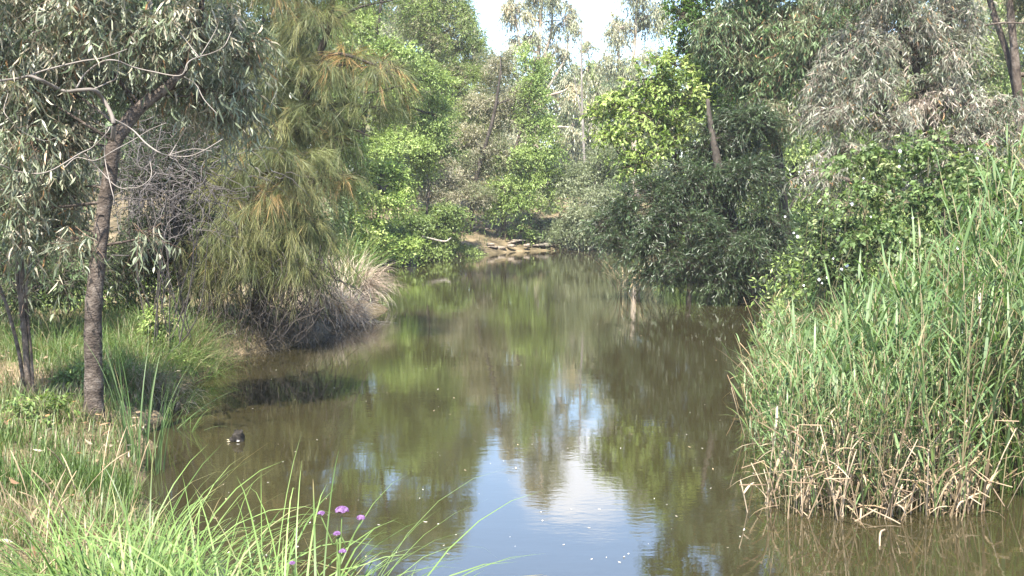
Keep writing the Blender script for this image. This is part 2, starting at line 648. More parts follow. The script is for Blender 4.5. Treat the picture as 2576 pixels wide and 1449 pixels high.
def crown(lobes, sp, geo):
    """fills the lobes (centre(3), radii(3)) with leafy twigs; returns the centres of the leaf masses"""
    subs = []
    for c, r in lobes:
        ns = max(3, int(sp.get('sub', 9) * RNG.uniform(0.85, 1.2)))
        d = rand_dir(ns)
        u = RNG.uniform(0.25, 1.0, ns) ** 0.6
        cc = c + d * r * u[:, None] * 0.8
        rr = r[None] * sp.get('subr', 0.42) * RNG.uniform(0.6, 1.25, (ns, 1))
        pc = pick(sp['pal'], ns) * np.exp(RNG.normal(0, 0.13, (ns, 1)))
        area = math.pi * r[0] * r[2]
        la = sp['L'] * sp['W'] * AREA[sp['shape']] * 0.62
        nl = COVER * sp['cover'] * area / la
        wsum = (rr[:, 0] * rr[:, 2])
        nt_ = np.maximum(1, (nl * wsum / wsum.sum() / sp['per']).astype(int))
        for i in range(ns):
            subs.append((c, r, cc[i], rr[i], pc[i], nt_[i]))
    ntot = sum(s[5] for s in subs)
    rep = np.array([s[5] for s in subs])
    C = np.repeat(np.array([s[0] for s in subs]), rep, axis=0)
    R = np.repeat(np.array([s[1] for s in subs]), rep, axis=0)
    CC = np.repeat(np.array([s[2] for s in subs]), rep, axis=0)
    RR = np.repeat(np.array([s[3] for s in subs]), rep, axis=0)
    PC = np.repeat(np.array([s[4] for s in subs]), rep, axis=0)
    b = CC + rand_dir(ntot) * RR * (RNG.uniform(0, 1, (ntot, 1)) ** 0.5)
    outw = nrm((b - C) / R)
    outs = nrm((b - CC) / RR)
    dirv = nrm(outw * 0.6 + outs * 0.5 + rand_dir(ntot) * 0.5 + UP * sp.get('lift', 0.2))
    TL = sp['twigL'] * RNG.uniform(0.6, 1.4, (ntot, 1))
    dr = sp.get('droop', 0.5)
    K = 4
    ts = np.linspace(0, 1, K)
    # twig starts a little inside so that it hangs out of the mass
    b0 = b - dirv * TL * 0.4
    path = b0[:, None, :] + TL[:, None, :] * (dirv[:, None, :] * ts[None, :, None] - UP * dr * (ts ** 2)[None, :, None])
    tr = sp.get('twigR', 0)
    if tr > 0:
        rad = np.full((ntot, K), tr) * np.linspace(1, 0.35, K)[None]
        tcol = np.array(sp.get('twigC', (0.1, 0.07, 0.05))) * np.exp(RNG.normal(0, 0.2, (ntot, 1)))
        geo.tube(path, rad, tcol, 3, 1)
    per = sp['per']
    t = RNG.uniform(0.12, 1.0, (ntot, per))
    lb = b0[:, None, :] + TL[:, None, :] * (dirv[:, None, :] * t[:, :, None] - UP * dr * (t ** 2)[:, :, None])
    tan = nrm(dirv[:, None, :] - 2 * dr * UP * t[:, :, None])
    M = ntot * per
    lb = lb.reshape(M, 3)
    tan = tan.reshape(M, 3)
    hang = sp.get('hang', 0.3)
    ax = nrm(tan * sp.get('along', 0.6) + rand_dir(M) * sp.get('fan', 0.7) - UP * hang)
    if sp.get('flat', 0) > 0:
        nn = nrm(UP * sp['flat'] + rand_dir(M) * 0.6 + np.repeat(outw, per, axis=0) * 0.3)
        side = nrm(np.cross(nn, ax))
    else:
        side = perp(ax)
    Ls = sp['L'] * RNG.uniform(0.45, 1.45, M)
    Ws = sp['W'] * 0.5 * RNG.uniform(0.65, 1.25, M)
    own = np.repeat(PC, per, axis=0)
    oth = pick(sp['pal'], M)
    cols = np.where((RNG.random(M) < sp.get('keep', 0.72))[:, None], own, oth) * np.exp(RNG.normal(0, sp.get('jit', 0.16), (M, 1)))
    if 'odd' in sp:
        oc, op = sp['odd']
        msk = RNG.random(M) < op
        cols[msk] = np.array(oc) * np.exp(RNG.normal(0, 0.3, (msk.sum(), 1)))
    leaf_geo(geo, lb, ax, side, Ls, Ws, cols, sp['shape'], 0)
    return subs


def lobe(px, py, D, rx, ry, rd=None):
    r = np.array([S(rx, D), 0, S(ry, D)])
    r[1] = rd if rd else 0.8 * (r[0] + r[2]) * 0.5 + 0.2
    return (P(px, py, D), r)


def limbs(geo, trunk, lobes, r0, subs=None, col=(0.1, 0.08, 0.06), wig=0.12, sub_r=0.0, kmax=400):
    """branches from the trunk to every leaf mass"""
    tp = trunk[:, :3]
    for c, r in lobes:
        low = tp[:, 2] < c[2] - 0.1 * r[2]
        d = np.linalg.norm(tp - c, axis=1) + np.where(low, 0, 3.0)
        i = int(np.argmin(d))
        a = tp[i]
        ln = np.linalg.norm(c - a)
        mid = (a + c) / 2 + RNG.normal(size=3) * ln * wig + UP * ln * 0.08
        pth = smooth_path([a, mid, c], 8)
        ra = min(trunk[i, 3] * 0.7, r0)
        geo.tube(pth, np.linspace(ra, ra * 0.4, 8), np.array(col), 5)
    if subs is not None and sub_r > 0:
        sel = subs if len(subs) <= kmax else [subs[i] for i in RNG.choice(len(subs), kmax, replace=False)]
        pa = []
        for s in sel:
            a, b = s[0], s[2]
            mid = (a + b) / 2 + RNG.normal(size=3) * np.linalg.norm(b - a) * 0.15
            pa.append(smooth_path([a, mid, b + (b - a) * 0.25], 6))
        pa = np.array(pa)
        geo.tube(pa, np.tile(np.linspace(sub_r, sub_r * 0.25, 6), (len(pa), 1)), np.array(col), 4)


def trunk_geo(geo, pts, K=18, sides=12, knob=0.05):
    """pts rows: (px, py, D, width_px) -> smooth tapered trunk"""
    rows = []
    for px, py, D, w in pts:
        rows.append(np.append(P(px, py, D), S(w, D) / 2))
    tr = smooth_path(rows, K)
    rr = tr[:, 3] * (1 + knob * np.sin(np.arange(K) * 1.9))
    geo.tube(tr[:, :3], rr, (0.1, 0.08, 0.06), sides)
    return tr


def tree(name, label, cat, trunk_pts, lobes, sp, leafm, barkm, r0=0.05, sub_r=0.0, group=None, K=18, extra=None, sides=10):
    lo = [lobe(*l) for l in lobes]
    px, py, D, w = trunk_pts[0]
    base = P(px, py, D)
    base[2] = float(height(base[0], base[1])) - 0.02
    root = thing(name, label, cat, base, group)
    gc = Geo()
    subs = crown(lo, sp, gc)
    gt = Geo()
    rows = [np.append(P(*q[:3]), S(q[3], q[2]) / 2) for q in trunk_pts]
    rows[0][:3] = base - UP * 0.1
    tr = smooth_path(rows, K)
    gt.tube(tr[:, :3], tr[:, 3] * (1 + 0.05 * np.sin(np.arange(K) * 1.9)), (0.1, 0.08, 0.06), sides)
    limbs(gt, tr, lo, r0, subs, sub_r=sub_r)
    if extra:
        for q in extra:
            rr = smooth_path([np.append(P(*k_[:3]), S(k_[3], k_[2]) / 2) for k_ in q], max(8, 4 * len(q)))
            gt.tube(rr[:, :3], rr[:, 3], (0.1, 0.08, 0.06), 7)
    gt.build('trunk', barkm, root, base, smooth=True)
    gc.build('crown', [leafm, M_TWIG], root, base)
    return root


def dim(pal, k):
    return [(tuple(c * k for c in p_[0]),) + tuple(p_[1:]) for p_ in pal]


# palettes (real leaf colours)
GUM_GREY = [((0.14, 0.16, 0.105), 4), ((0.20, 0.21, 0.145), 3), ((0.095, 0.12, 0.065), 3), ((0.34, 0.30, 0.22), 1.8)]
GUM_GREEN = [((0.10, 0.145, 0.065), 4), ((0.15, 0.185, 0.095), 3), ((0.07, 0.105, 0.045), 3), ((0.20, 0.19, 0.11), 1)]
FAR_GUM = [((0.20, 0.215, 0.13), 4), ((0.26, 0.255, 0.17), 3), ((0.15, 0.175, 0.10), 2), ((0.30, 0.25, 0.15), 1)]
BRIGHT = [((0.15, 0.20, 0.06), 4), ((0.20, 0.255, 0.09), 3), ((0.10, 0.145, 0.042), 3)]
YELLOW = [((0.22, 0.29, 0.08), 4), ((0.31, 0.37, 0.13), 3), ((0.14, 0.21, 0.05), 3)]
TAN = [((0.21, 0.20, 0.12), 4), ((0.27, 0.245, 0.17), 3), ((0.15, 0.165, 0.085), 3), ((0.15, 0.19, 0.075), 2)]
WILLOW = [((0.034, 0.056, 0.021), 4), ((0.055, 0.083, 0.034), 3), ((0.022, 0.037, 0.014), 3)]
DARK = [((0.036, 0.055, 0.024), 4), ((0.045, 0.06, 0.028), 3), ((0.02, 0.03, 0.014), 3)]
SHEOAK = [((0.115, 0.13, 0.048), 4), ((0.18, 0.18, 0.07), 3), ((0.07, 0.09, 0.034), 5), ((0.27, 0.17, 0.07), .55)]
VINE = [((0.095, 0.145, 0.05), 4), ((0.14, 0.195, 0.075), 3), ((0.065, 0.105, 0.036), 3), ((0.22, 0.25, 0.12), .8)]

NEAR_GUM = dict(L=0.125, W=0.017, shape='sickle', cover=2.6, per=9, twigL=0.42, droop=0.6, hang=0.75, fan=0.75, along=0.3, sub=16, subr=0.33,
                pal=GUM_GREY, jit=0.22, keep=0.6, twigR=0.0022, twigC=(0.13, 0.085, 0.06), odd=((0.30, 0.17, 0.08), 0.022))

BRIGHT, YELLOW, TAN, FAR_GUM = dim(BRIGHT, 1.3), dim(YELLOW, 1.1), dim(TAN, 1.15), dim(FAR_GUM, 1.1)
# ------------------------------------------------------------------ left bank trees
tree('gum_tree', 'gum tree with straight grey-brown trunk and drooping grey-green leaves on the near left bank', 'tree',
     [(236, 1075, 10, 74), (236, 1035, 10, 53), (236, 960, 10, 46), (234, 816, 10, 43), (240, 716, 10, 41), (253, 600, 10.05, 37), (263, 516, 10.1, 35), (277, 440, 10.1, 35),
      (286, 367, 10.1, 34), (320, 307, 10.2, 35), (360, 263, 10.3, 31), (427, 213, 10.4, 24), (470, 160, 10.5, 19), (500, 60, 10.6, 15), (515, -80, 10.7, 11), (520, -250, 10.8, 6)],
     [(90, 50, 10.4, 170, 130, 1.0), (280, 60, 10.5, 150, 120, 1.0), (450, 70, 10.6, 130, 110, 0.9), (580, 110, 11, 110, 110, 0.8), (70, 220, 10.2, 120, 90, 0.7),
      (200, 200, 10.6, 120, 80, 0.7), (110, 350, 10.2, 130, 90, 0.7), (200, 330, 10.5, 70, 80, 0.5), (40, 480, 10.3, 90, 90, 0.6), (160, 470, 10.3, 80, 70, 0.5), (400, 210, 10.8, 110, 80, 0.6),
      (520, 240, 11, 100, 90, 0.6), (620, 250, 11.2, 70, 90, 0.5), (130, 570, 10.4, 90, 60, 0.5), (375, 590, 9.9, 40, 40, 0.2), (190, 600, 9.9, 60, 45, 0.2), (-130, 200, 10, 150, 260, 1.2),
      (100, -170, 10.2, 240, 130, 1.2), (420, -170, 10.6, 240, 120, 1.2), (260, -330, 10.4, 200, 110, 1.1)],
     NEAR_GUM, M_GUM, M_BARK_S, r0=0.016, sub_r=0.005, K=60, sides=16)


def bare_branch(lines, D, name, label, cat='branch', col=(0.20, 0.175, 0.155)):
    pass


def Z1(x, y):      # zoomed-in measurement of the upper-left part of the photograph
    return x / 3.0, y / 3.0


# the bare limbs that reach out of the gum tree's trunk belong to the tree
gum = bpy.data.objects['gum_tree']
org = np.array(gum.location)
BARE = [
    (9.7, 22, 34, [(0, 610), (150, 590), (225, 575), (300, 600), (400, 650), (500, 690), (600, 680), (710, 680), (770, 740), (820, 820), (856, 920), (850, 1060)]),
    (9.7, 16, 5, [(225, 575), (320, 535), (600, 465), (760, 440), (880, 400), (960, 370)]),
    (9.7, 13, 6, [(580, 660), (640, 560), (760, 470), (870, 455), (1000, 505), (1150, 540), (1360, 570), (1420, 470), (1500, 430), (1600, 400), (1690, 350), (1745, 240)]),
    (9.7, 8, 4, [(1500, 430), (1400, 300), (1290, 160)]),
    (9.7, 7, 3, [(1510, 430), (1640, 200), (1650, 60)]),
    (9.7, 12, 5, [(690, 680), (800, 630), (880, 580), (900, 400)]),
    (9.6, 13, 7, [(860, 900), (1000, 980), (1100, 1080), (1200, 1150), (1280, 1175), (1420, 1180), (1530, 1140), (1680, 1050)]),
    (9.6, 7, 4, [(1280, 1175), (1330, 1090), (1405, 960)]),
    (9.6, 7, 4, [(1270, 1172), (1450, 1125), (1600, 1140)]),
    (9.7, 7, 5, [(1390, 580), (1480, 640), (1540, 750), (1640, 860)]),
    (9.6, 11, 8, [(0, 1240), (120, 1290), (280, 1310), (400, 1280), (600, 1160), (700, 1110), (800, 1010), (830, 960)]),
    (9.6, 8, 5, [(480, 1270), (580, 1190), (720, 1210), (870, 1130), (1000, 1060), (1130, 980), (1250, 930)]),
    (9.6, 6, 5, [(1120, 1100), (1130, 1200), (1140, 1330), (1050, 1410), (930, 1420)]),
    (9.6, 8, 5, [(800, 980), (790, 1180), (830, 1380), (860, 1500), (880, 1620), (900, 1760)]),
    (9.6, 7, 4, [(40, 620), (60, 700), (30, 820), (60, 890), (180, 1000), (330, 1060), (430, 1040)]),
    (9.6, 8, 5, [(640, 1160), (760, 1290), (870, 1400), (960, 1430)]),
]
for D, wa, wb, pts in BARE:
    rows = []
    n = len(pts)
    for i, (x, y) in enumerate(pts):
        w = wa + (wb - wa) * i / (n - 1)
        rows.append(np.append(P(x / 3.0, y / 3.0, D + 0.12 * math.sin(i * 1.7)), S(w / 3.0, D) / 2))
    gb = Geo()
    rr = smooth_path(rows, 5 * n)
    c = 0.19 if max(wa, wb) < 20 else 0.12
    gb.tube(rr[:, :3], rr[:, 3], (c * 1.05, c * 0.92, c * 0.82), 6)
    gb.build('branch', M_TWIG, gum, org, smooth=True)

# slim stems of the sapling at the left edge
sap = P(66, 985, 10.6)
root = thing('sapling', 'slim grey multi-stemmed sapling at the left edge beside the gum trunk', 'tree', (sap[0], sap[1], float(height(sap[0], sap[1]))))
for pts in ([(74, 990, 17), (64, 850, 15), (55, 700, 14), (49, 560, 12), (48, 400, 9), (60, 250, 6)], [(62, 985, 11), (50, 900, 10), (20, 780, 9), (-10, 700, 8)],
            [(70, 988, 11), (58, 830, 10), (44, 690, 9), (40, 560, 8), (20, 460, 6)], [(84, 985, 8), (78, 880, 7), (66, 740, 6), (80, 620, 5)]):
    rows = [np.append(P(a, b, 10.6), S(w, 10.6) / 2) for a, b, w in pts]
    rows[0][2] = float(height(rows[0][0], rows[0][1])) - 0.05
    rr = smooth_path(rows, 24)
    gb = Geo()
    gb.tube(rr[:, :3], rr[:, 3] * (1 + 0.06 * np.sin(np.arange(24) * 2.1)), (0.16, 0.14, 0.125), 8)
    gb.build('stem', M_BARK_L, root, np.array(root.location), smooth=True)
gc = Geo()
crown([lobe(40, 330, 10.8, 90, 90, .6), lobe(20, 560, 10.8, 70, 90, .5)], dict(NEAR_GUM, cover=1.2), gc)
gc.build('crown', [M_GUM, M_TWIG], root, np.array(root.location))

# dark shrubs behind the gum tree
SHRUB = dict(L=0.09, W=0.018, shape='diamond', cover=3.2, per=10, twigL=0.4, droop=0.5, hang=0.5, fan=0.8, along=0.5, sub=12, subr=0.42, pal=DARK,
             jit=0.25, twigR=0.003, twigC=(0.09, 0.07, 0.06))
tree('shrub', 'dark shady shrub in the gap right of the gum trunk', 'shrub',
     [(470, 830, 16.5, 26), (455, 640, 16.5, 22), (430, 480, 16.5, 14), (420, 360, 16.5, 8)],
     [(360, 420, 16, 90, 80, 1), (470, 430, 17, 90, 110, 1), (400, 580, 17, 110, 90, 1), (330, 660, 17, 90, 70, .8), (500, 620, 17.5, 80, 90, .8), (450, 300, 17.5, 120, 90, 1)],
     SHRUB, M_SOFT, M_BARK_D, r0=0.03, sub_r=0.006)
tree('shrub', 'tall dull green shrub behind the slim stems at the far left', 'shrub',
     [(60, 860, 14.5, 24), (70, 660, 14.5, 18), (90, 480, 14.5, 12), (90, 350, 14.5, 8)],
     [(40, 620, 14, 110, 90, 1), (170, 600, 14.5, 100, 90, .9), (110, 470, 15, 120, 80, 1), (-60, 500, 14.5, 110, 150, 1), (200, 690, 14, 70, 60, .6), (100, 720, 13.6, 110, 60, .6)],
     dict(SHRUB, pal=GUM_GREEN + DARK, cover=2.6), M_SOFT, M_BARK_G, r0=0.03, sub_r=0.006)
# bank of taller trees behind
BACK = dict(L=0.17, W=0.05, shape='diamond', cover=3.2, per=10, twigL=0.8, droop=0.5, hang=0.5, fan=0.8, along=0.5, sub=14, subr=0.38, pal=GUM_GREEN, jit=0.25)
tree('gum_tree', 'taller gum tree behind, filling the top left above the grey-brown trunk', 'tree',
     [(330, 760, 24, 30), (340, 500, 24, 26), (360, 250, 24, 20), (380, -50, 24, 12), (390, -250, 24, 7)],
     [(100, 80, 25, 190, 140), (330, 60, 25, 180, 150), (530, 90, 26, 150, 130), (200, 280, 24, 200, 120), (420, 280, 25, 160, 120), (560, 330, 25, 110, 110), (60, 420, 24, 140, 110), (300, -170, 25, 260, 150), (560, -150, 26, 150, 120)],
     BACK, M_GUM, M_BARK_G, r0=0.12, sub_r=0.02)
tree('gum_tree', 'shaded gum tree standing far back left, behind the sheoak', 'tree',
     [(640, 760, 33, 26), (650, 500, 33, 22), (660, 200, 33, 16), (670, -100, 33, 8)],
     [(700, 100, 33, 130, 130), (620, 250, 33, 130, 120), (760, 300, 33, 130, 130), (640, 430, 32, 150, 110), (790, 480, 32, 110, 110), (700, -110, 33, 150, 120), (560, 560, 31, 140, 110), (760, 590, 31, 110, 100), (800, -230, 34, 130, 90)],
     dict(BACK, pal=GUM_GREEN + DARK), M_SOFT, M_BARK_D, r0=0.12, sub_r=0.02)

# the sheoak leaning over the water
SHE = dict(L=0.27, W=0.0042, shape='diamond', cover=2.0, per=34, twigL=0.5, droop=0.6, hang=0.45, fan=0.42, along=0.8, lift=0.2, sub=17, subr=0.30, pal=SHEOAK,
           jit=0.2, keep=0.8, twigR=0.0025, twigC=(0.07, 0.055, 0.04))
she = tree('sheoak', 'olive-gold sheoak with wispy needle foliage leaning over the left side of the water', 'tree',
     [(640, 850, 17.2, 44), (670, 640, 17.2, 38), (695, 450, 17.2, 33), (717, 337, 17.1, 29), (757, 272, 17, 24), (787, 195, 17, 20), (804, 133, 17, 17), (830, 60, 17, 14), (840, -60, 17, 10), (845, -190, 17, 6)],
     [(880, 160, 16.8, 120, 55, .8), (960, 170, 16.6, 80, 45, .6), (800, 60, 17, 110, 70, .8), (760, 190, 17, 130, 70, .9), (930, 270, 16.8, 90, 40, .6), (640, 330, 17, 110, 70, .9),
      (610, 420, 16.8, 80, 60, .7), (720, 400, 16.4, 110, 60, .8), (790, 450, 16.6, 90, 60, .7), (660, 500, 16.6, 120, 60, .8), (590, 570, 16.4, 110, 40, .7), (740, 560, 16.5, 110, 70, .8),
      (850, 350, 16.8, 80, 45, .6), (800, 580, 16.8, 70, 60, .6), (640, 650, 16.6, 130, 55, .8), (740, 680, 16.6, 90, 60, .7), (470, 610, 16.3, 50, 30, .4), (540, 680, 16.6, 80, 60, .5),
      (700, -60, 17, 170, 70, 1), (860, -90, 17, 130, 70, 1), (780, -210, 17, 130, 80, 1), (640, 180, 17.3, 90, 80, .8), (745, 305, 16.9, 110, 55, .8), (830, 265, 16.9, 80, 50, .7), (680, 255, 17.1, 90, 60, .8), (870, 440, 16.8, 60, 45, .5), (560, 480, 16.8, 60, 60, .6)],
     SHE, M_NEEDLE, M_BARK_D, r0=0.05, sub_r=0.007, K=40,
     extra=[[(757, 268, 17, 14), (804, 267, 16.9, 12), (844, 283, 16.8, 10), (877, 317, 16.8, 8), (930, 343, 16.7, 5)],
            [(790, 195, 17, 12), (857, 213, 16.9, 9), (927, 233, 16.8, 7), (1010, 215, 16.6, 4)],
            [(700, 430, 17.2, 16), (640, 400, 17, 12), (580, 430, 16.8, 7)],
            [(690, 500, 17.2, 15), (620, 560, 16.8, 11), (500, 600, 16.4, 5)],
            [(712, 350, 17.1, 12), (640, 330, 17, 10), (600, 320, 17, 6)],
            [(830, 60, 17, 9), (900, 20, 17, 6), (990, 0, 17, 3)]])
# drooping dead twigs under the sheoak, massed and darkened to paint its shade
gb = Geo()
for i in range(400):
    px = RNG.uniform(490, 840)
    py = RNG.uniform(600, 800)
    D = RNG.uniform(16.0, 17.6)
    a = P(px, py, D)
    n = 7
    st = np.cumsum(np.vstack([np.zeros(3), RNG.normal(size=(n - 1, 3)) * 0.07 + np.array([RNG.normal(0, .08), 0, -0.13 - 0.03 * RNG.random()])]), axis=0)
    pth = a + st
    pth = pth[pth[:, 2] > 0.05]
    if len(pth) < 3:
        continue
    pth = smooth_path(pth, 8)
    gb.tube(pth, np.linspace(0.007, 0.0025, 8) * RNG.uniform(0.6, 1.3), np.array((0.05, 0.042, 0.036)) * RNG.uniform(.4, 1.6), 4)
tag(gb.build('shade_twig_curtain', M_TWIG, she, np.array(she.location)), kind='stuff')

# grey leafless shrub between the gum trunk and the sheoak
b0 = P(430, 700, 14.2)
dead = thing('dead_shrub', 'leafless tangle of thin grey twigs between the gum trunk and the sheoak', 'shrub', (b0[0], b0[1], float(height(b0[0], b0[1]))))
gb = Geo()
for i in range(330):
    px, py, D = RNG.normal(420, 95), RNG.normal(440, 75), RNG.uniform(13.2, 15.2)
    a = P(px, py, D)
    d = rand_dir(1)[0] * np.array([1, 1, 0.7])
    K = 8
    pth = a + np.cumsum(np.tile(d * 0.09, (K, 1)) + RNG.normal(size=(K, 3)) * 0.03 + np.linspace(0, -0.03, K)[:, None] * UP, axis=0)
    gb.tube(pth, np.linspace(0.005, 0.002, K) * RNG.uniform(.6, 1.5), np.array((0.085, 0.075, 0.072)) * RNG.uniform(.5, 1.6), 4)
for i in range(16):
    a = np.array([b0[0] + RNG.normal(0, .2), b0[1] + RNG.normal(0, .2), float(dead.location[2]) - .05])
    c = P(RNG.normal(420, 90), RNG.normal(430, 60), RNG.uniform(13.4, 15))
    gb.tube(smooth_path([a, (a + c) / 2 + RNG.normal(size=3) * .2, c], 10), np.linspace(.010, .003, 10), (0.05, 0.043, 0.04), 5)
tag(gb.build('twig_tangle', M_TWIG, dead, np.array(dead.location)), kind='stuff')

# ------------------------------------------------------------------ far bank
FARL = dict(L=0.115, W=0.05, shape='diamond', cover=3.4, per=10, twigL=0.7, droop=0.45, hang=0.3, fan=0.9, along=0.5, sub=13, subr=0.38, pal=BRIGHT, jit=0.22, flat=0.7)
tree('locust_tree', 'bright green feathery locust tree rising behind the sheoak', 'tree',
     [(900, 600, 43, 20), (905, 400, 43, 17), (930, 200, 43, 12), (960, 0, 43, 8), (970, -120, 43, 5)],
     [(900, 60, 43, 90, 80), (1010, 130, 42.5, 90, 55), (1060, 200, 42.5, 90, 45), (960, 250, 43, 100, 70), (1090, 290, 43, 80, 60), (900, 330, 43, 90, 80), (1000, 370, 42, 80, 60), (930, -60, 43.5, 110, 70), (860, 200, 43, 70, 90)],
     FARL, M_SOFT, M_BARK_D, r0=0.1, sub_r=0.02)
tree('locust_shrub', 'low fresh green locust shrub spilling down the far bank above the rocks', 'shrub',
     [(1060, 640, 42.5, 10), (1070, 560, 42.5, 8), (1080, 480, 42.5, 5)],
     [(1080, 390, 43, 80, 45), (1010, 560, 41.5, 90, 50), (1090, 570, 42.5, 90, 45), (1140, 612, 43.5, 60, 22), (1050, 620, 41.5, 90, 35), (1185, 628, 45, 40, 8), (980, 610, 40.5, 70, 45), (1120, 530, 43, 70, 40)],
     dict(FARL, pal=dim(BRIGHT, .72), cover=4.5), M_SOFT, M_BARK_D, r0=0.04, sub_r=0.012)
tree('wattle_shrub', 'yellow-green rounded shrub behind the dry reed mound', 'shrub',
     [(950, 660, 37, 14), (950, 560, 37, 10), (960, 470, 37, 7)],
     [(960, 440, 38, 80, 50), (920, 500, 37, 90, 55), (1000, 480, 38, 60, 45), (880, 400, 38, 50, 70), (1010, 610, 37.5, 60, 35), (930, 590, 36.5, 70, 50), (870, 560, 36, 60, 60)],
     dict(FARL, pal=YELLOW, cover=4.2, L=0.1), M_SOFT, M_BARK_D, r0=0.05, sub_r=0.012)
tree('wattle_tree', 'tall olive-tan feathery tree left of the patch of open sky', 'tree',
     [(1110, 560, 53, 18), (1100, 380, 53, 15), (1090, 180, 53, 11), (1080, -40, 53, 7)],
     [(1060, 10, 53, 120, 100), (1140, 90, 53, 80, 80), (1010, -110, 53, 110, 90), (1100, -150, 53, 70, 70), (1180, 200, 52, 70, 70), (1110, 190, 53, 90, 80), (1080, 310, 52, 90, 70), (1180, 320, 51, 80, 70), (1010, 250, 53, 80, 90), (1195, 110, 53, 35, 50), (1150, 10, 53, 55, 60), (1130, -70, 53, 60, 60)],
     dict(FARL, pal=TAN + dim(BRIGHT, .85)[:2] + dim(BRIGHT, .85)[:1], cover=3.2, L=0.16, W=0.035, flat=0), M_SOFT, M_BARK_D, r0=0.06, sub_r=0.014)
tree('grey_tree', 'greyish-tan small-leaved tree left of the narrow green tree on the far bank', 'tree',
     [(1180, 570, 49, 13), (1200, 440, 49, 11), (1240, 300, 49, 9), (1260, 180, 49, 5)],
     [(1265, 150, 51, 60, 50), (1300, 260, 50, 55, 60), (1235, 260, 51, 70, 60), (1200, 370, 50, 90, 60), (1120, 440, 49, 100, 60), (1170, 490, 48.5, 90, 40), (1250, 390, 49.5, 60, 50), (1060, 460, 48, 70, 50)],
     dict(FARL, pal=[((0.24, 0.225, 0.155), 4), ((0.31, 0.285, 0.21), 3), ((0.15, 0.17, 0.09), 4)], cover=3.4, L=0.14, W=0.034, flat=0), M_SOFT, M_BARK_D, r0=0.04, sub_r=0.012)
tree('locust_tree', 'narrow bright green tree with a bare brown trunk in the centre of the far bank', 'tree',
     [(1267, 562, 49.5, 15), (1268, 500, 49.5, 13), (1290, 400, 49.5, 11), (1330, 260, 49.5, 8), (1345, 140, 49.5, 4)],
     [(1345, 150, 50, 42, 45), (1340, 220, 49.5, 55, 50), (1350, 300, 49.5, 55, 55), (1370, 380, 49, 65, 50), (1290, 410, 49, 60, 55), (1270, 470, 48.7, 60, 40), (1370, 460, 48.8, 55, 45), (1310, 520, 48.6, 60, 35), (1240, 510, 48.8, 40, 35), (1315, 580, 49.2, 50, 18)],
     dict(FARL, cover=3.2), M_SOFT, M_BARK_L, r0=0.06, sub_r=0.016)
tree('wattle_shrub', 'grey-green billowing shrub over the waterline left of the dark willow', 'shrub',
     [(1470, 620, 49.5, 10), (1480, 540, 49.5, 8), (1500, 450, 49.5, 5)],
     [(1450, 470, 50, 80, 70), (1510, 410, 50, 60, 60), (1420, 550, 49, 70, 45), (1520, 510, 48.6, 60, 60), (1480, 574, 49.2, 90, 22), (1400, 588, 49.4, 50, 13), (1560, 570, 48.6, 50, 45)],
     dict(FARL, pal=[((0.18, 0.205, 0.12), 4), ((0.23, 0.25, 0.16), 3), ((0.12, 0.145, 0.075), 3)], L=0.15, W=0.04, cover=3.4, flat=0), M_SOFT, M_BARK_D, r0=0.05, sub_r=0.014)
FG = dict(L=0.22, W=0.05, shape='diamond', cover=2.7, per=10, twigL=0.9, droop=0.8, hang=0.9, fan=0.5, along=0.4, sub=14, subr=0.32, pal=FAR_GUM, jit=0.2)
tree('gum_tree', 'tall distant airy gum tree in the centre, between two strips of sky', 'tree',
     [(1352, 560, 70, 16), (1350, 380, 70, 14), (1352, 180, 70, 11), (1360, 60, 70, 8), (1365, -80, 70, 4)],
     [(1300, 30, 70, 45, 55), (1360, -10, 70, 55, 60), (1420, 50, 70, 45, 60), (1335, 90, 70, 45, 35), (1400, 130, 70, 40, 35), (1355, -110, 71, 50, 45), (1290, 110, 70, 30, 40), (1320, 230, 70, 50, 45), (1430, 220, 70, 45, 55), (1440, 320, 70, 40, 45), (1300, 330, 69, 50, 45), (1380, -60, 70, 60, 40)],
     FG, M_GUM, M_BARK_P, r0=0.12, sub_r=0.025,
     extra=[[(1352, 180, 70, 9), (1385, 90, 70, 7), (1390, 0, 70, 4)], [(1351, 230, 70, 8), (1310, 120, 70, 6), (1295, 30, 70, 3)], [(1352, 260, 70, 7), (1420, 150, 70, 5), (1430, 60, 70, 3)]])
tree('gum_tree', 'distant airy gum tree rising above the yellow-green tree, right of the strip of sky', 'tree',
     [(1600, 560, 72, 15), (1596, 380, 72, 13), (1590, 200, 72, 10), (1600, 60, 72, 7), (1605, -120, 72, 4)],
     [(1560, 70, 72, 45, 60), (1630, 40, 72, 60, 70), (1600, 150, 72, 65, 50), (1535, 150, 72, 30, 45), (1590, 240, 72, 60, 45), (1590, -50, 72, 55, 55), (1640, -140, 72, 55, 50), (1550, 330, 72, 50, 50)],
     FG, M_GUM, M_BARK_P, r0=0.12, sub_r=0.025,
     extra=[[(1592, 260, 72, 8), (1560, 160, 72, 6), (1550, 60, 72, 3)]])
tree('gum_tree', 'lower grey-green gum tree filling the gap below the strip of sky', 'tree',
     [(1480, 560, 76, 11), (1478, 400, 76, 9), (1480, 250, 76, 6), (1482, 150, 76, 3)],
     [(1470, 175, 76, 40, 45), (1505, 235, 76, 45, 50), (1450, 270, 76, 50, 50), (1500, 330, 76, 60, 50), (1440, 380, 75, 60, 50), (1540, 420, 75, 60, 50), (1480, 120, 76, 22, 30)],
     dict(FG, pal=FAR_GUM + BRIGHT[:1], cover=2.3), M_GUM, M_BARK_D, r0=0.08, sub_r=0.02)
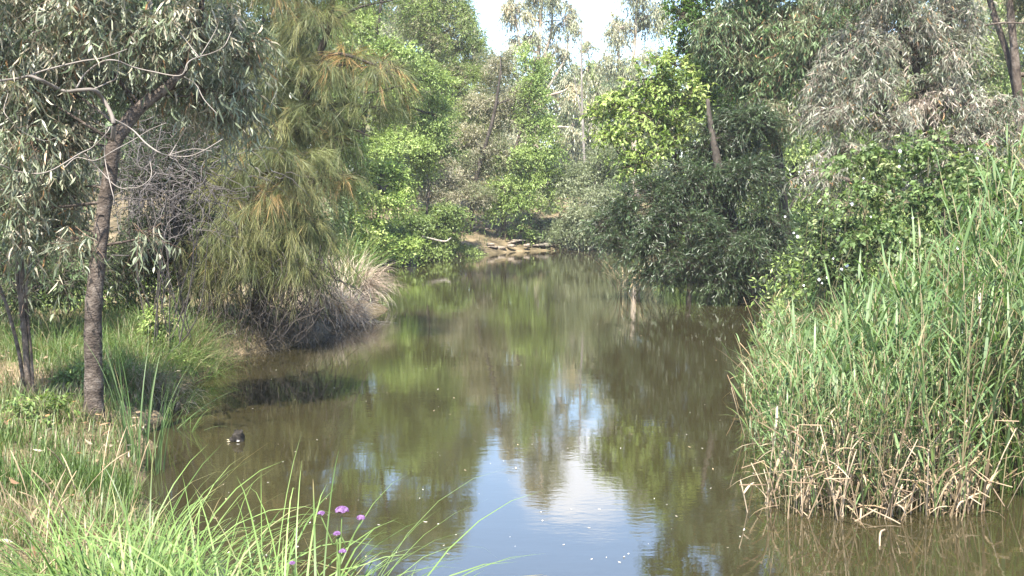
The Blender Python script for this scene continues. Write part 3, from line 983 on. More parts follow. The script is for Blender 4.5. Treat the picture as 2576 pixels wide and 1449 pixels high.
# thin dead pole-like trunk against the sky
dp = P(1470, 560, 58)
root = thing('dead_tree', 'thin leafless trunk standing against the sky left of the yellow-green tree', 'tree', (dp[0], dp[1], float(height(dp[0], dp[1]))))
gb = Geo()
for pts in ([(1480, 560, 8), (1470, 400, 7), (1464, 250, 5.5), (1463, 152, 4), (1462, 60, 2.5)], [(1465, 300, 4), (1450, 230, 3), (1445, 190, 2)], [(1464, 152, 3), (1475, 130, 2.5), (1490, 110, 1.6)], [(1470, 350, 3), (1500, 290, 2), (1515, 270, 1.5)]):
    rows = [np.append(P(a, b, 58), S(w, 58) / 2) for a, b, w in pts]
    rr = smooth_path(rows, 16)
    gb.tube(rr[:, :3], rr[:, 3], (.1, .1, .1), 6)
gb.build('trunk', M_BARK_G, root, np.array(root.location), smooth=True)

# ------------------------------------------------------------------ right bank trees
BL = dict(L=0.125, W=0.068, shape='fold', cover=3.2, per=9, twigL=0.6, droop=0.45, hang=0.45, fan=0.9, along=0.5, sub=14, subr=0.36, pal=dim(YELLOW, .9) + [((0.09, 0.13, 0.04), 3)], jit=0.2, flat=0.9, twigR=0.004)
tree('maple_tree', 'sunny yellow-green broadleaf tree leaning out left of the dark willow', 'tree',
     [(1740, 640, 29, 14), (1720, 480, 29, 12), (1680, 330, 29, 9), (1660, 220, 28.8, 7), (1650, 140, 28.6, 4)],
     [(1545, 265, 28, 60, 50, 1), (1620, 200, 28, 70, 50, 1), (1690, 160, 28, 60, 45, 1), (1700, 240, 28, 75, 50, 1), (1620, 290, 27.6, 90, 45, 1), (1550, 345, 27.4, 55, 40, .8), (1610, 390, 27.2, 70, 36, .8), (1740, 310, 27.8, 60, 45, .9), (1500, 275, 28, 30, 22, .6), (1580, 415, 27, 45, 22, .6), (1690, 350, 27.4, 50, 35, .7)],
     BL, M_SOFT, M_BARK_D, r0=0.07, sub_r=0.012)
tree('maple_tree', 'dark green broadleaf tree with sunlit edges at the top right of the sky gap', 'tree',
     [(1830, 640, 33, 18), (1820, 400, 33, 14), (1770, 200, 33, 10), (1740, 40, 32.5, 8), (1730, -150, 32, 6)],
     [(1710, 40, 31.5, 55, 50), (1760, 20, 32, 60, 60), (1720, 120, 32, 55, 45), (1790, 110, 32, 60, 60), (1700, -70, 32, 65, 60), (1770, -130, 32, 70, 60), (1700, -190, 32, 60, 50), (1840, 150, 32.5, 60, 70), (1800, 220, 32, 60, 50), (1780, 270, 29.6, 60, 60, 1), (1830, 340, 29.6, 60, 60, 1), (1770, 380, 28.2, 50, 50, .8), (1740, 200, 30, 50, 60, 1)],
     dict(BL, pal=[((0.055, 0.11, 0.022), 5), ((0.035, 0.075, 0.016), 3), ((0.14, 0.20, 0.04), 2)]), M_SOFT, M_BARK_D, r0=0.09, sub_r=0.014)
WL = dict(L=0.115, W=0.019, shape='fold', cover=2.9, per=12, twigL=0.65, droop=0.45, hang=0.25, fan=0.6, along=0.8, lift=0.3, sub=20, subr=0.28, pal=WILLOW, jit=0.25, twigR=0.004, twigC=(0.05, 0.04, 0.03))
tree('willow', 'dark glossy willow bush overhanging the right side of the water', 'tree',
     [(1880, 770, 24.6, 40), (1860, 640, 24.8, 34), (1820, 480, 25, 26), (1790, 330, 25.4, 16), (1780, 250, 25.6, 9)],
     [(1650, 500, 25, 100, 60), (1760, 450, 25, 110, 70), (1870, 450, 24.8, 100, 75), (1930, 540, 24.5, 80, 80), (1720, 570, 24.4, 130, 70), (1850, 620, 24.0, 110, 70), (1740, 665, 24.0, 110, 45), (1570, 530, 25, 70, 60),
      (1560, 605, 24.6, 60, 35), (1640, 620, 24.2, 80, 50), (1810, 340, 25.8, 80, 70), (1900, 330, 25.6, 90, 80), (1960, 640, 24.4, 50, 60), (1520, 560, 25, 35, 35), (1840, 700, 24.0, 110, 35), (1650, 690, 24.2, 60, 30)],
     WL, M_GLOSS, M_BARK_D, r0=0.03, sub_r=0.009,
     extra=[[(1870, 700, 24.7, 12), (1760, 610, 24.6, 8), (1650, 560, 24.8, 4)], [(1880, 740, 24.6, 10), (1800, 720, 24.4, 7), (1700, 700, 24.2, 4)], [(1850, 620, 24.9, 10), (1960, 560, 24.7, 7), (2000, 500, 24.7, 4)],
            [(1885, 760, 24.4, 10), (1950, 690, 24.2, 8), (2010, 640, 24, 4)]])
gum2 = tree('gum_tree', 'tall dull green gum tree behind the willow with drooping dense foliage', 'tree',
     [(1990, 640, 28, 26), (1960, 420, 28, 24), (1930, 220, 28, 24), (1920, 20, 28, 16), (1920, -200, 28, 8)],
     [(1850, 80, 28, 100, 100), (1960, 30, 28, 110, 110), (1850, -80, 28, 120, 100), (1990, 170, 27.5, 100, 90), (1890, 200, 27.8, 100, 70), (2080, 60, 27, 110, 110), (2010, -140, 28, 150, 120), (2110, 200, 27, 80, 80), (1950, 290, 27, 90, 60), (2200, -60, 27, 120, 110), (1880, -250, 28, 150, 100)],
     dict(NEAR_GUM, L=0.17, W=0.03, shape='diamond', cover=3.4, pal=GUM_GREEN + [((0.055, 0.105, 0.03), 3)], twigR=0.004, twigL=0.6), M_GUM, M_BARK_D, r0=0.12, sub_r=0.014)
tree('gum_tree', 'silvery grey gum tree with hanging leaves above the reeds at upper right', 'tree',
     [(2400, 640, 17.5, 34), (2370, 480, 17.5, 28), (2335, 340, 17.4, 22), (2308, 200, 17.3, 17), (2300, 50, 17.3, 13), (2290, -150, 17.3, 7)],
     [(2150, 120, 17.3, 90, 90, 1), (2260, 70, 17.2, 100, 90, 1), (2370, 130, 17, 90, 80, 1), (2190, 220, 17, 100, 70, .9), (2320, 230, 16.8, 110, 70, .9), (2430, 240, 16.6, 80, 80, .8), (2100, 280, 17, 80, 60, .8), (2240, 310, 16.7, 100, 50, .8),
      (2400, 340, 16.4, 80, 50, .6), (2060, 200, 17.5, 70, 70, .8), (2110, 380, 16.5, 80, 40, .5), (2060, 440, 16.3, 60, 40, .4), (2300, 370, 16.4, 70, 35, .5), (2460, 330, 16.3, 70, 60, .6), (2400, 30, 17.3, 80, 60, .9), (2220, -70, 17.3, 150, 90, 1.1), (2380, -120, 17.3, 130, 100, 1.1), (2510, 280, 16.6, 60, 60, .5)],
     dict(NEAR_GUM, pal=[((0.155, 0.16, 0.115), 4), ((0.20, 0.20, 0.155), 3), ((0.09, 0.115, 0.07), 3.5), ((0.31, 0.26, 0.21), 1.7)], cover=2.7, L=0.115, W=0.017, twigR=0.0028, twigC=(0.2, 0.16, 0.14)), M_GUM, M_BARK_L, r0=0.06, sub_r=0.008,
     extra=[[(2330, 330, 17.3, 12), (2230, 290, 17, 9), (2130, 270, 16.8, 6), (2050, 280, 16.6, 3)], [(2305, 180, 17.3, 10), (2400, 90, 17, 8), (2500, 60, 16.8, 5), (2580, 58, 16.6, 4)]])
tree('gum_tree', 'brown-trunked gum tree at the right edge, its leaning pale limb beside it', 'tree',
     [(2585, 640, 20, 30), (2575, 420, 20, 25), (2558, 200, 20, 21), (2545, 60, 20, 18), (2536, -60, 20, 15), (2530, -240, 20, 9)],
     [(2570, -160, 20, 120, 90, 1.2), (2450, -170, 20.5, 110, 80, 1), (2660, -40, 20, 100, 120, 1), (2600, 330, 19, 50, 60, .5), (2640, 180, 20, 70, 90, .8)],
     dict(NEAR_GUM, pal=GUM_GREEN, cover=2.6), M_GUM, M_BARK_L, r0=0.06, sub_r=0.008,
     extra=[[(2570, 330, 20, 16), (2540, 160, 20.2, 14), (2505, 50, 20.4, 16), (2490, 0, 20.5, 15), (2470, -80, 20.5, 9)]])
for lab, pts, lo_, pal in (
    ('pale green bushy tree in the gap of sky behind the silvery gum', [(2480, 600, 46, 16), (2480, 300, 46, 12), (2480, 100, 46, 7)], [(2420, 200, 46, 110, 100), (2540, 150, 46, 110, 120), (2480, 330, 46, 130, 100), (2300, 300, 46, 130, 110), (2600, 330, 46, 120, 120), (2560, 20, 47, 70, 60)], TAN + BRIGHT),
    ('green bushy tree hidden behind the dull green gum and the willow', [(2000, 640, 40, 18), (2000, 400, 40, 14), (2000, 200, 40, 8)], [(1900, 250, 40, 130, 110), (2050, 200, 40, 130, 120), (1960, 400, 39, 150, 110), (2140, 380, 39, 140, 110), (1800, 480, 38, 120, 120), (2000, 550, 37, 160, 100), (1750, 560, 42, 90, 60), (1850, 600, 35, 90, 60), (1660, 570, 48, 80, 50), (1930, 640, 30, 90, 60), (1780, 630, 37, 80, 35)], DARK + BRIGHT)):
    tree('bushy_tree', lab, 'tree', pts, lo_, dict(BACK, pal=pal, cover=2.8), M_SOFT, M_BARK_D, r0=0.08, sub_r=0.015)

# creeper smothering the bushes behind the reeds
VN = dict(L=0.062, W=0.052, shape='heart', cover=2.2, per=9, twigL=0.4, droop=0.6, hang=0.5, fan=0.8, along=0.4, lift=0.2, sub=14, subr=0.40, pal=VINE, jit=0.22, flat=0.8, twigR=0.0025, twigC=(0.1, 0.11, 0.05))


def vine(label, lobes, flowers, pal):
    lo = [lobe(*l) for l in lobes]
    b = np.mean([c for c, r in lo], axis=0)
    b[2] = float(height(b[0], b[1]))
    root = thing('bindweed_vine', label, 'vine', b)
    gc = Geo()
    subs = crown(lo, dict(VN, pal=pal), gc)
    for s in subs[::2]:
        a = np.array([s[2][0] + RNG.normal(0, .1), s[2][1] + .2, b[2] - .1])
        gc.tube(smooth_path([a, (a + s[2]) / 2 + RNG.normal(size=3) * .12, s[2]], 8), np.linspace(.008, .003, 8), (0.10, 0.09, 0.05), 4, 1)
    gc.build('foliage', [M_SOFT, M_TWIG], root, b)
    for px, py, D, w in flowers:
        c = P(px, py, D)
        r = S(w, D) * .29
        ax = nrm(np.array([[RNG.normal(0, .5), -1, 0.35 + RNG.normal(0, .3)]]))[0]
        u = nrm(np.cross(ax, UP)[None])[0]
        v_ = np.cross(ax, u)
        nseg = 10
        a = np.arange(nseg) / nseg * 2 * math.pi
        rings = [(-1.3, 0.12), (-0.5, 0.25), (0.0, 0.75), (0.12, 1.0 )]
        vv_ = []
        for h, q_ in rings:
            vv_ += [c + ax * h * r + (u * math.cos(x) + v_ * math.sin(x)) * q_ * r for x in a]
        f = [(i * nseg + j, i * nseg + (j + 1) % nseg, (i + 1) * nseg + (j + 1) % nseg, (i + 1) * nseg + j) for i in range(3) for j in range(nseg)]
        gf = Geo()
        gf.add(np.array(vv_), f, (0.82, 0.82, 0.86))
        gf.build('flower', M_PETAL, root, b, smooth=True)
    return root


vine('bright green bindweed with white flowers, mounded below the silvery gum', [(2150, 400, 15, 80, 55, .7), (2250, 400, 14.6, 90, 55, .7), (2370, 420, 14.4, 100, 60, .7), (2300, 500, 14, 120, 60, .7), (2180, 480, 14.6, 90, 60, .7),
      (2420, 520, 13.6, 100, 70, .7), (2330, 350, 14.8, 80, 40, .5), (2240, 590, 13.4, 120, 60, .6), (2380, 620, 12.8, 110, 60, .6), (2480, 400, 14, 90, 60, .6)],
     [(2262, 192 * 1 + 0, 15.0, 11)] [:0] + [(2264, 380, 14.2, 15), (2262, 418, 14.1, 11), (2458, 398, 13.6, 12), (2172, 448, 14.2, 9), (2143, 513, 14.0, 17), (2296, 548, 13.3, 12), (2264, 609, 13.2, 12)], VINE)
vine('bindweed clump with white flowers among dry stems beside the willow', [(2130, 560, 15.4, 80, 55, .6), (2080, 640, 15, 70, 50, .5), (2050, 580, 16, 60, 50, .5), (2120, 690, 14.6, 80, 40, .5), (2200, 600, 14.6, 80, 50, .5)],
     [(2186, 538 - 40, 14, 8), (2006, 595, 15.2, 15), (2190, 546, 13.9, 10), (2130, 668, 14.0, 17), (2117, 677, 14.1, 12), (2082, 698, 14.0, 13), (2060, 703, 14.2, 15), (2068, 712, 14.2, 10), (2022, 718, 14.4, 9), (2096, 650, 14.3, 10), (1975, 545, 15.6, 9), (1997, 586, 15.5, 9)], VINE + DARK)
vine('leafy green bindweed heaped at the right edge of the reeds', [(2500, 600, 11.6, 80, 100, .6), (2560, 480, 12, 90, 90, .6), (2570, 720, 11.4, 70, 90, .5), (2480, 460, 12.6, 80, 60, .6), (2600, 600, 11.6, 80, 150, .6)],
     [(2410, 632 - 8, 11.0, 14), (2418, 833, 9.3, 24), (2424, 622, 11, 12), (2568, 560, 11, 10)], VINE)


# ------------------------------------------------------------------ grasses
def blade_paths(b, az, lean, Ht, bend, K):
    """arching blades: b (N,3) base, az azimuth, lean start angle, Ht length, bend how far it turns over"""
    N = len(b)
    s = np.linspace(0, 1, K)[None, :]
    ang = lean[:, None] + bend[:, None] * s ** 1.5
    ds_ = (Ht / (K - 1))[:, None]
    hx = np.sin(ang) * ds_
    hz = np.cos(ang) * ds_
    hx = np.concatenate([np.zeros((N, 1)), np.cumsum(hx[:, :-1], axis=1)], axis=1)
    hz = np.concatenate([np.zeros((N, 1)), np.cumsum(hz[:, :-1], axis=1)], axis=1)
    path = b[:, None, :] + np.stack([hx * np.cos(az)[:, None], hx * np.sin(az)[:, None], hz], axis=-1)
    side = np.stack([-np.sin(az), np.cos(az), np.zeros(N)], axis=-1)
    return path, side


def taper(K, w, p=0.7):
    s = np.linspace(0, 1, K)
    return w[:, None] * (np.minimum(1, s * 6 + 0.5) * (1 - s) ** p + 0.02)[None]


def scatter_grass(geo, x, y, hmin, hmax, w, pal, K=4, bend=(0.4, 1.6), z=None, keepz=0.0):
    z = height(x, y) if z is None else z
    ok = z > keepz
    x, y, z = x[ok], y[ok], z[ok]
    N = len(x)
    b = np.stack([x, y, z - 0.02], axis=-1)
    patch = 0.5 + 0.33 * wob(x, y, 1.6, 5) + 0.2 * wob(x, y, 4.2, 6)
    Ht = RNG.uniform(hmin, hmax, N) * (0.6 + 0.6 * np.clip(patch, 0, 1))
    pth, side = blade_paths(b, RNG.uniform(0, 2 * math.pi, N), RNG.uniform(0.02, 0.5, N), Ht, RNG.uniform(bend[0], bend[1], N), K)
    c = np.array([q[0] for q in pal])
    k_ = np.clip((.85 - patch + RNG.normal(0, 0.3, N)) * len(pal), 0, len(pal) - 1e-3).astype(int)
    geo.ribbon(pth, side, taper(K, w * 0.5 * RNG.uniform(.6, 1.4, N)), c[k_] * np.exp(RNG.normal(0, .22, (N, 1))))


GR = [((0.09, 0.145, 0.04),), ((0.125, 0.18, 0.055),), ((0.17, 0.185, 0.075),), ((0.23, 0.19, 0.11),), ((0.29, 0.225, 0.15),)]
GR = dim(GR, .85)
g = Geo()
n = 52000
x = RNG.uniform(-8.5, -2.0, n)
y = RNG.uniform(6.0, 17, n)
d = shore_dist(x, y)
k = (d > 0.02) & (x > -0.62 * y)
scatter_grass(g, x[k], y[k], 0.10, 0.34, 0.009, GR)
n = 34000
x = RNG.uniform(-3.6, 0.4, n)
y = RNG.uniform(3.1, 8.5, n)
d = shore_dist(x, y)
k = (d > 0.03) & (x > -0.6 * y)
scatter_grass(g, x[k], y[k], 0.08, 0.26, 0.0065, GR, K=4)
n = 26000
x = RNG.uniform(-12, 12, n)
y = RNG.uniform(14, 60, n)
d = shore_dist(x, y)
k = (d > 0.1) & (d < 5) & ~((y > 44) & (np.abs(x + .3) < 4) & (RNG.random(n) < .8))
scatter_grass(g, x[k], y[k], 0.2, 0.5, 0.03, GR, K=3)
n = 16000
x = RNG.uniform(3, 9, n)
y = RNG.uniform(7, 24, n)
d = shore_dist(x, y)
k = (d > 0.1)
scatter_grass(g, x[k], y[k], 0.3, 0.8, 0.012, GR, K=4)
o = g.build('grass', M_GRASS)
tag(o, 'green and straw-coloured grass covering the banks', 'grass', None, 'stuff')


def clump(name, label, cat, px, py, D, nb, hmin, hmax, w, pal, rad, bend=(0.8, 2.0), lean=(0.05, 0.7), group=None, K=9, az=None, mat=None, zoff=None):
    b = P(px, py, D)
    z = float(height(b[0], b[1])) if zoff is None else zoff
    b[2] = z
    rr = rad * np.sqrt(RNG.random(nb))
    th = RNG.uniform(0, 2 * math.pi, nb)
    bb = np.stack([b[0] + rr * np.cos(th), b[1] + rr * np.sin(th), np.full(nb, z)], axis=-1)
    bb[:, 2] = height(bb[:, 0], bb[:, 1]) if zoff is None else zoff
    bb[:, 2] -= 0.03
    a = th + RNG.normal(0, 0.7, nb) if az is None else az + RNG.normal(0, 0.6, nb)
    Ht = RNG.uniform(hmin, hmax, nb)
    pth, side = blade_paths(bb, a, RNG.uniform(lean[0], lean[1], nb), Ht, RNG.uniform(bend[0], bend[1], nb), K)
    side = nrm(side + RNG.normal(0, 0.25, side.shape))
    cols = np.repeat((pick(pal, nb) * np.exp(RNG.normal(0, .15, (nb, 1))))[:, None, :], K, axis=1)
    tip = np.clip((np.linspace(0, 1, K)[None] - RNG.uniform(.65, 1.9, (nb, 1))) * 5, 0, 1)[..., None]
    cols = cols * (1 - tip) + np.array((.27, .20, .11)) * tip      # withered tips
    gg = Geo()
    gg.ribbon(pth, side, taper(K, w * 0.5 * RNG.uniform(.6, 1.3, nb), 0.6), cols)
    o = gg.build(name, mat or M_GRASS, None, b)
    return tag(o, label, cat, group)


SEDGE = [((0.15, 0.23, 0.065), 4), ((0.20, 0.29, 0.095), 3), ((0.10, 0.17, 0.045), 3), ((0.30, 0.29, 0.14), .6)]
SEDGE = dim(SEDGE, .85)
SG = 'sedge clumps along the near bank'
for px, py, D, nb, h0, h1, lab in (
    (300, 1500, 4.3, 300, .5, 1.15, 'dense bright green sedge clump at the lower left below the verge of dry grass'),
    (520, 1560, 4.0, 260, .5, 1.15, 'thick bright green sedge clump between the lower left grass and the long arching sedge'),
    (180, 1420, 5.1, 180, .35, .7, 'shorter green sedge tuft in the dry grass at the lower left'),
    (700, 1620, 3.7, 130, .7, 1.35, 'tall sedge clump with long blades arching over the water left of the purple flowers'),
    (930, 1640, 3.7, 80, .5, 1.0, 'sedge clump right of the purple flowers with blades reaching over the sky reflection'),
    (420, 1330, 5.6, 130, .4, .8, 'sedge clump at the water edge behind the lower left sedges'),
    (90, 1540, 4.2, 110, .25, .55, 'low sedge tuft in the bottom left corner')):
    clump('sedge_clump', lab, 'sedge', px, py, D, int(nb * 1.25), h0, h1, 0.0115, SEDGE, 0.24, bend=(1.0, 2.4), lean=(.05, .8), group=SG)
MOUND_K = 1
BLUE = [((0.10, 0.16, 0.06), 3), ((0.14, 0.19, 0.085), 2), ((0.075, 0.125, 0.045), 2)]
clump('rush_clump', 'upright blue-green rush blades at the water edge right of the gum trunk', 'rush', 360, 1170, 9.1, 46, .5, 1.15, 0.014, BLUE, 0.16, bend=(.1, .7), lean=(0, .25))
clump('rush_clump', 'sparse bent rush blades leaning over the water below the grassy mound', 'rush', 430, 1075, 10.9, 30, .5, 1.0, 0.012, BLUE, 0.2, bend=(.4, 1.5), lean=(.1, .8), az=-0.5)
clump('sedge_clump', 'vivid green sedge at the right edge in front of the reeds', 'sedge', 2570, 1270, 8.7, 160, .7, 1.35, 0.011, SEDGE, 0.28, bend=(.6, 1.9), lean=(.05, .5))
MOUND = [((0.10, 0.165, 0.045), 4), ((0.14, 0.20, 0.065), 3), ((0.24, 0.21, 0.12), 2.5), ((0.07, 0.125, 0.03), 2)]
for px, py, D, lab in ((350, 850, 13.6, 'sunlit grassy tussock right of the gum trunk'), (420, 860, 14.2, 'rounded green tussock at the water edge left of the sheoak'), (440, 780, 15.2, 'soft green tussock in the shade edge below the sheoak'),
                       (300, 920, 12.2, 'pale tussock of mixed green and dry grass just behind the gum trunk'), (140, 860, 13.2, 'tall grass tussock behind the slim stems'), (400, 760, 15.6, 'lush green tussock farthest back under the leafless tangle'), (320, 800, 14.6, 'tall fresh green tussock just right of the gum trunk')):
    clump('grass_tussock', lab, 'tussock', px, py, D, 1100, .25, .7, 0.007, MOUND, 0.65, bend=(.5, 2.4), lean=(0, 1.2), group='grass tussocks on the left bank', K=6)
DRY = [((0.33, 0.25, 0.15), 4), ((0.42, 0.34, 0.22), 3), ((0.22, 0.16, 0.10), 3), ((0.16, 0.19, 0.06), .7)]
clump('dry_tussock', 'dry brown grass hanging over the bank edge right of the gum trunk', 'tussock', 380, 985, 12.1, 500, .3, .6, 0.008, DRY, 0.45, bend=(1.2, 2.6), lean=(.3, 1.2), K=6, mat=M_STRAW, az=-0.7)
clump('dry_tussock', 'spiky golden grass stalks fanning out over the water left of the sheoak', 'tussock', 480, 880, 14.6, 130, .5, 1.1, 0.006, DRY, 0.25, bend=(.1, .6), lean=(.4, 1.4), K=5, mat=M_STRAW, az=-0.3)
clump('dry_reed_mound', 'lower mound of dry straw-coloured reeds bowing to the water beside the sheoak', 'reeds', 832, 755, 20.3, 2200, .3, 1.0, 0.012, [((.38, .31, .235), 4), ((.48, .41, .33), 3), ((.26, .20, .155), 3)], 0.5, bend=(.4, 3.4), lean=(.1, 1.5), K=8, mat=M_STRAW)
clump('dry_reed_mound', 'upper mound of bleached drooping reeds in front of the yellow-green shrub', 'reeds', 872, 695, 23.2, 1700, .5, 1.35, 0.014, [((.38, .31, .235), 4), ((.48, .41, .33), 3), ((.26, .20, .155), 3)], 0.45, bend=(.8, 3.2), lean=(.1, 1.2), K=8, mat=M_STRAW)
clump('reed_clump', 'green reed tuft growing on top of the dry reed mounds', 'reeds', 835, 700, 22.4, 320, .6, 1.15, 0.02, MOUND, 0.55, bend=(.3, 1.4), lean=(0, .5), K=7)
clump('reed_clump', 'tall pale green reeds behind the sheoak and the dry reed mounds', 'reeds', 845, 660, 26, 420, .9, 1.7, 0.03, MOUND, 0.8, bend=(.6, 1.6), lean=(0, .6), K=7)
clump('rush_clump', 'straggling yellow rush stems under the left edge of the willow', 'rush', 1590, 740, 26.2, 60, .8, 1.9, 0.02, DRY, 0.5, bend=(.6, 1.7), lean=(.1, .9), K=7, mat=M_STRAW, zoff=-0.05)

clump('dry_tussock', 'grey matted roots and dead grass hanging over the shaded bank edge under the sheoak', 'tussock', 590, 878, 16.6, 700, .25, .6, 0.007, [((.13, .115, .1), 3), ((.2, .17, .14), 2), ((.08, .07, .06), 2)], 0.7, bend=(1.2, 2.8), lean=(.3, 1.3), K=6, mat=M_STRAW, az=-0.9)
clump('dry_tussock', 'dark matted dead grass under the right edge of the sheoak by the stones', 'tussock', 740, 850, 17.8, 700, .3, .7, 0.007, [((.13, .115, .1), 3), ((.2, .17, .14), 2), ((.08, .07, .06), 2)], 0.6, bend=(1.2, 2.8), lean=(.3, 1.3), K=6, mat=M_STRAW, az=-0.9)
# leafy weeds on the left bank
for px, py, D, h_, lab in ((395, 790, 14.3, .75, 'leafy green weed with small pale leaves on the mound left of the sheoak'), (200, 985, 11.4, .3, 'low leafy weed in the grass left of the gum trunk'), (470, 930, 13.9, .35, 'leafy weed hanging at the bank edge over the water'), (95, 1010, 9.6, .4, 'upright weed beside the slim grey stems')):
    b = P(px, py, D)
    b[2] = float(height(b[0], b[1]))
    root = thing('weed', lab, 'weed', b)
    gc = Geo()
    crown([(b + UP * h_ * .55, np.array([.32, .3, h_ * .55]))], dict(VN, L=0.055, W=0.022, cover=2.2, twigL=.2, pal=BRIGHT + MOUND, sub=8, shape='fold'), gc)
    gc.build('foliage', [M_SOFT, M_TWIG], root, b)
    gs = Geo()
    for j in range(9):
        e_ = b + np.array([RNG.normal(0, .16), RNG.normal(0, .16), h_ * RNG.uniform(.7, 1.1)])
        gs.tube(smooth_path([b - UP * .03, (b + e_) / 2 + RNG.normal(size=3) * .04, e_], 6), np.linspace(.005, .002, 6), (.12, .14, .06), 4)
    gs.build('stem', M_TWIG, root, b)

# ------------------------------------------------------------------ reed bed
GREEN_REED = [((0.12, 0.185, 0.07), 4), ((0.17, 0.25, 0.11), 3), ((0.085, 0.145, 0.05), 3), ((0.28, 0.25, 0.14), .7)]
GREEN_REED = dim(GREEN_REED, .88)
STEMC = [((0.15, 0.18, 0.075), 4), ((0.28, 0.235, 0.14), 2.5), ((0.21, 0.165, 0.10), 2)]
DEADC = [((0.29, 0.215, 0.14), 4), ((0.37, 0.295, 0.21), 3), ((0.19, 0.135, 0.09), 2)]


def reed_arrays(b, Ht, nleaf):
    """stems (N,K,3) with leaves (N,nleaf,KL,3)"""
    N = len(b)
    az = 2.5 * wob(b[:, 0], b[:, 1], 1.7, 9) + RNG.normal(0, .9, N)
    pth, _ = blade_paths(b, az, RNG.uniform(0, .22, N), Ht, RNG.uniform(0, .55, N) ** 1.5, 7)
    tt = np.linspace(0.22, 0.97, nleaf)[None] + RNG.uniform(-.04, .04, (N, nleaf))
    f = np.clip(tt * 6, 0, 5.999)
    i = f.astype(int)
    w = (f - i)[..., None]
    rows = np.arange(N)[:, None]
    lb = pth[rows, i] * (1 - w) + pth[rows, i + 1] * w
    la = RNG.uniform(0, 2 * math.pi, (N, 1)) + np.arange(nleaf)[None] * 2.6 + RNG.normal(0, .5, (N, nleaf))
    LL = RNG.uniform(.22, .48, (N, nleaf)) * np.clip(Ht / 1.5, .7, 1.1)[:, None]
    M = N * nleaf
    lp, ls = blade_paths(lb.reshape(M, 3), la.reshape(M), RNG.uniform(.25, 1.15, M), LL.reshape(M), RNG.uniform(.0, 1.5, M), 5)
    return pth, lp, ls


def leaf_width(M):
    s = np.linspace(0, 1, 5)
    prof = np.array([.45, 1.0, .85, .5, .04])
    return prof[None] * RNG.uniform(.0065, .0135, (M, 1))


def in_bed(n):
    """positions inside the footprint of the reed bed"""
    D = RNG.uniform(7.75, 19.5, n * 6)
    left = np.interp(D, [7.75, 9, 10.5, 12, 13.5, 16, 19.5], [1965, 1930, 1905, 1905, 1930, 1955, 1950])
    right = np.interp(D, [7.75, 9, 12, 14, 16, 19.5], [2640, 2720, 2720, 2400, 2120, 2010])
    px = RNG.uniform(1880, 2740, n * 6)
    front = 7.75 + 0.45 * np.clip((px - 2420) / 150, 0, 1) + 0.12 * np.sin(px / 40.)
    xx = (px - 1288) / FPX * D
    k = (wob(xx, D, 2.1, 8) + RNG.normal(0, .5, n * 6) > -.75) & (RNG.random(n * 6) < np.interp(px, [1900, 2200], [.45, 1]))
    k &= (px > left + RNG.normal(0, 22, n * 6) - 60 * (RNG.random(n * 6) < .06)) & (px < right) & (D > front) & (RNG.random(n * 6) < np.where((px > 2300) & (D > 9.6), .3, D / 19.5 + .15))
    px, D = px[k][:n], D[k][:n]
    x = (px - 1288) / FPX * D
    return x, D, px


def reed_height(px, D):
    """how tall the bed stands: low at its left edge, tall at the back right"""
    x = (px - 1288) / FPX * D
    top = np.interp(px, [1900, 1960, 2100, 2280, 2450, 2576, 2740], [980, 930, 830, 730, 590, 480, 400])
    top = top + 190 * np.clip((11.0 - D) / 3.2, 0, 1) * np.clip((px - 1900) / 300, 0.3, 1)
    zt = 2.3 - (top - 500) * D / FPX
    return np.clip(zt - np.maximum(height(x, D), 0), 0.55, 2.4)


def mirror_z(x, y):
    return np.maximum(height(x, y), -0.35)


# stuff: everything behind the countable front rows
g = Geo()
x, y, px = in_bed(1800)
keep = y > 8.6
x, y, px = x[keep], y[keep], px[keep]
Ht = reed_height(px, y) * RNG.uniform(.5, 1.4, len(x))
b = np.stack([x, y, mirror_z(x, y) - .03], axis=-1)
Ht = Ht + np.maximum(0, -b[:, 2])
st, lp, ls = reed_arrays(b, Ht, 10)
N = len(x)
g.tube(st, np.full((N, 7), .0045) * np.linspace(1, .5, 7)[None] * RNG.uniform(.7, 1.3, (N, 1)), pick(STEMC, N) * np.exp(RNG.normal(0, .2, (N, 1))), 4)
M = len(lp)
lc = pick(GREEN_REED, M)
low = np.tile(np.arange(10) < 2, N) & (RNG.random(M) < .3)
lc[low] = pick(DEADC, low.sum())
g.ribbon(lp, ls, leaf_width(M), lc * np.exp(RNG.normal(0, .18, (M, 1))))
# dead stalks and fallen leaves inside the bed
x, y, px = in_bed(650)
b = np.stack([x, y, mirror_z(x, y) - .03], axis=-1)
N = len(x)
Hd = RNG.uniform(.15, 1.0, N) * RNG.uniform(.5, 1, N) + np.maximum(0, -b[:, 2])
pth, sd = blade_paths(b, RNG.uniform(0, 2 * math.pi, N), np.abs(RNG.normal(0, .22, N)), Hd, RNG.uniform(-.2, .5, N), 5)
g.tube(pth, np.full((N, 5), .004) * RNG.uniform(.6, 1.4, (N, 1)), pick(DEADC, N) * np.exp(RNG.normal(0, .22, (N, 1))), 4)
N2 = 1500
x, y, px = in_bed(N2)
N2 = len(x)
b = np.stack([x, y, np.maximum(height(x, y), 0) + RNG.uniform(.03, .7, N2)], axis=-1)
pth, sd = blade_paths(b, RNG.uniform(0, 2 * math.pi, N2), RNG.uniform(.6, 2.2, N2), RNG.uniform(.2, .5, N2), RNG.uniform(.2, 1.2, N2), 5)
g.ribbon(pth, sd, leaf_width(N2) * .8, pick(DEADC, N2) * np.exp(RNG.normal(0, .2, (N2, 1))))
o = g.build('reed_bed', [M_GRASS])
tag(o, 'dense bed of green reeds over dry stalks along the right bank', 'reeds', None, 'stuff')


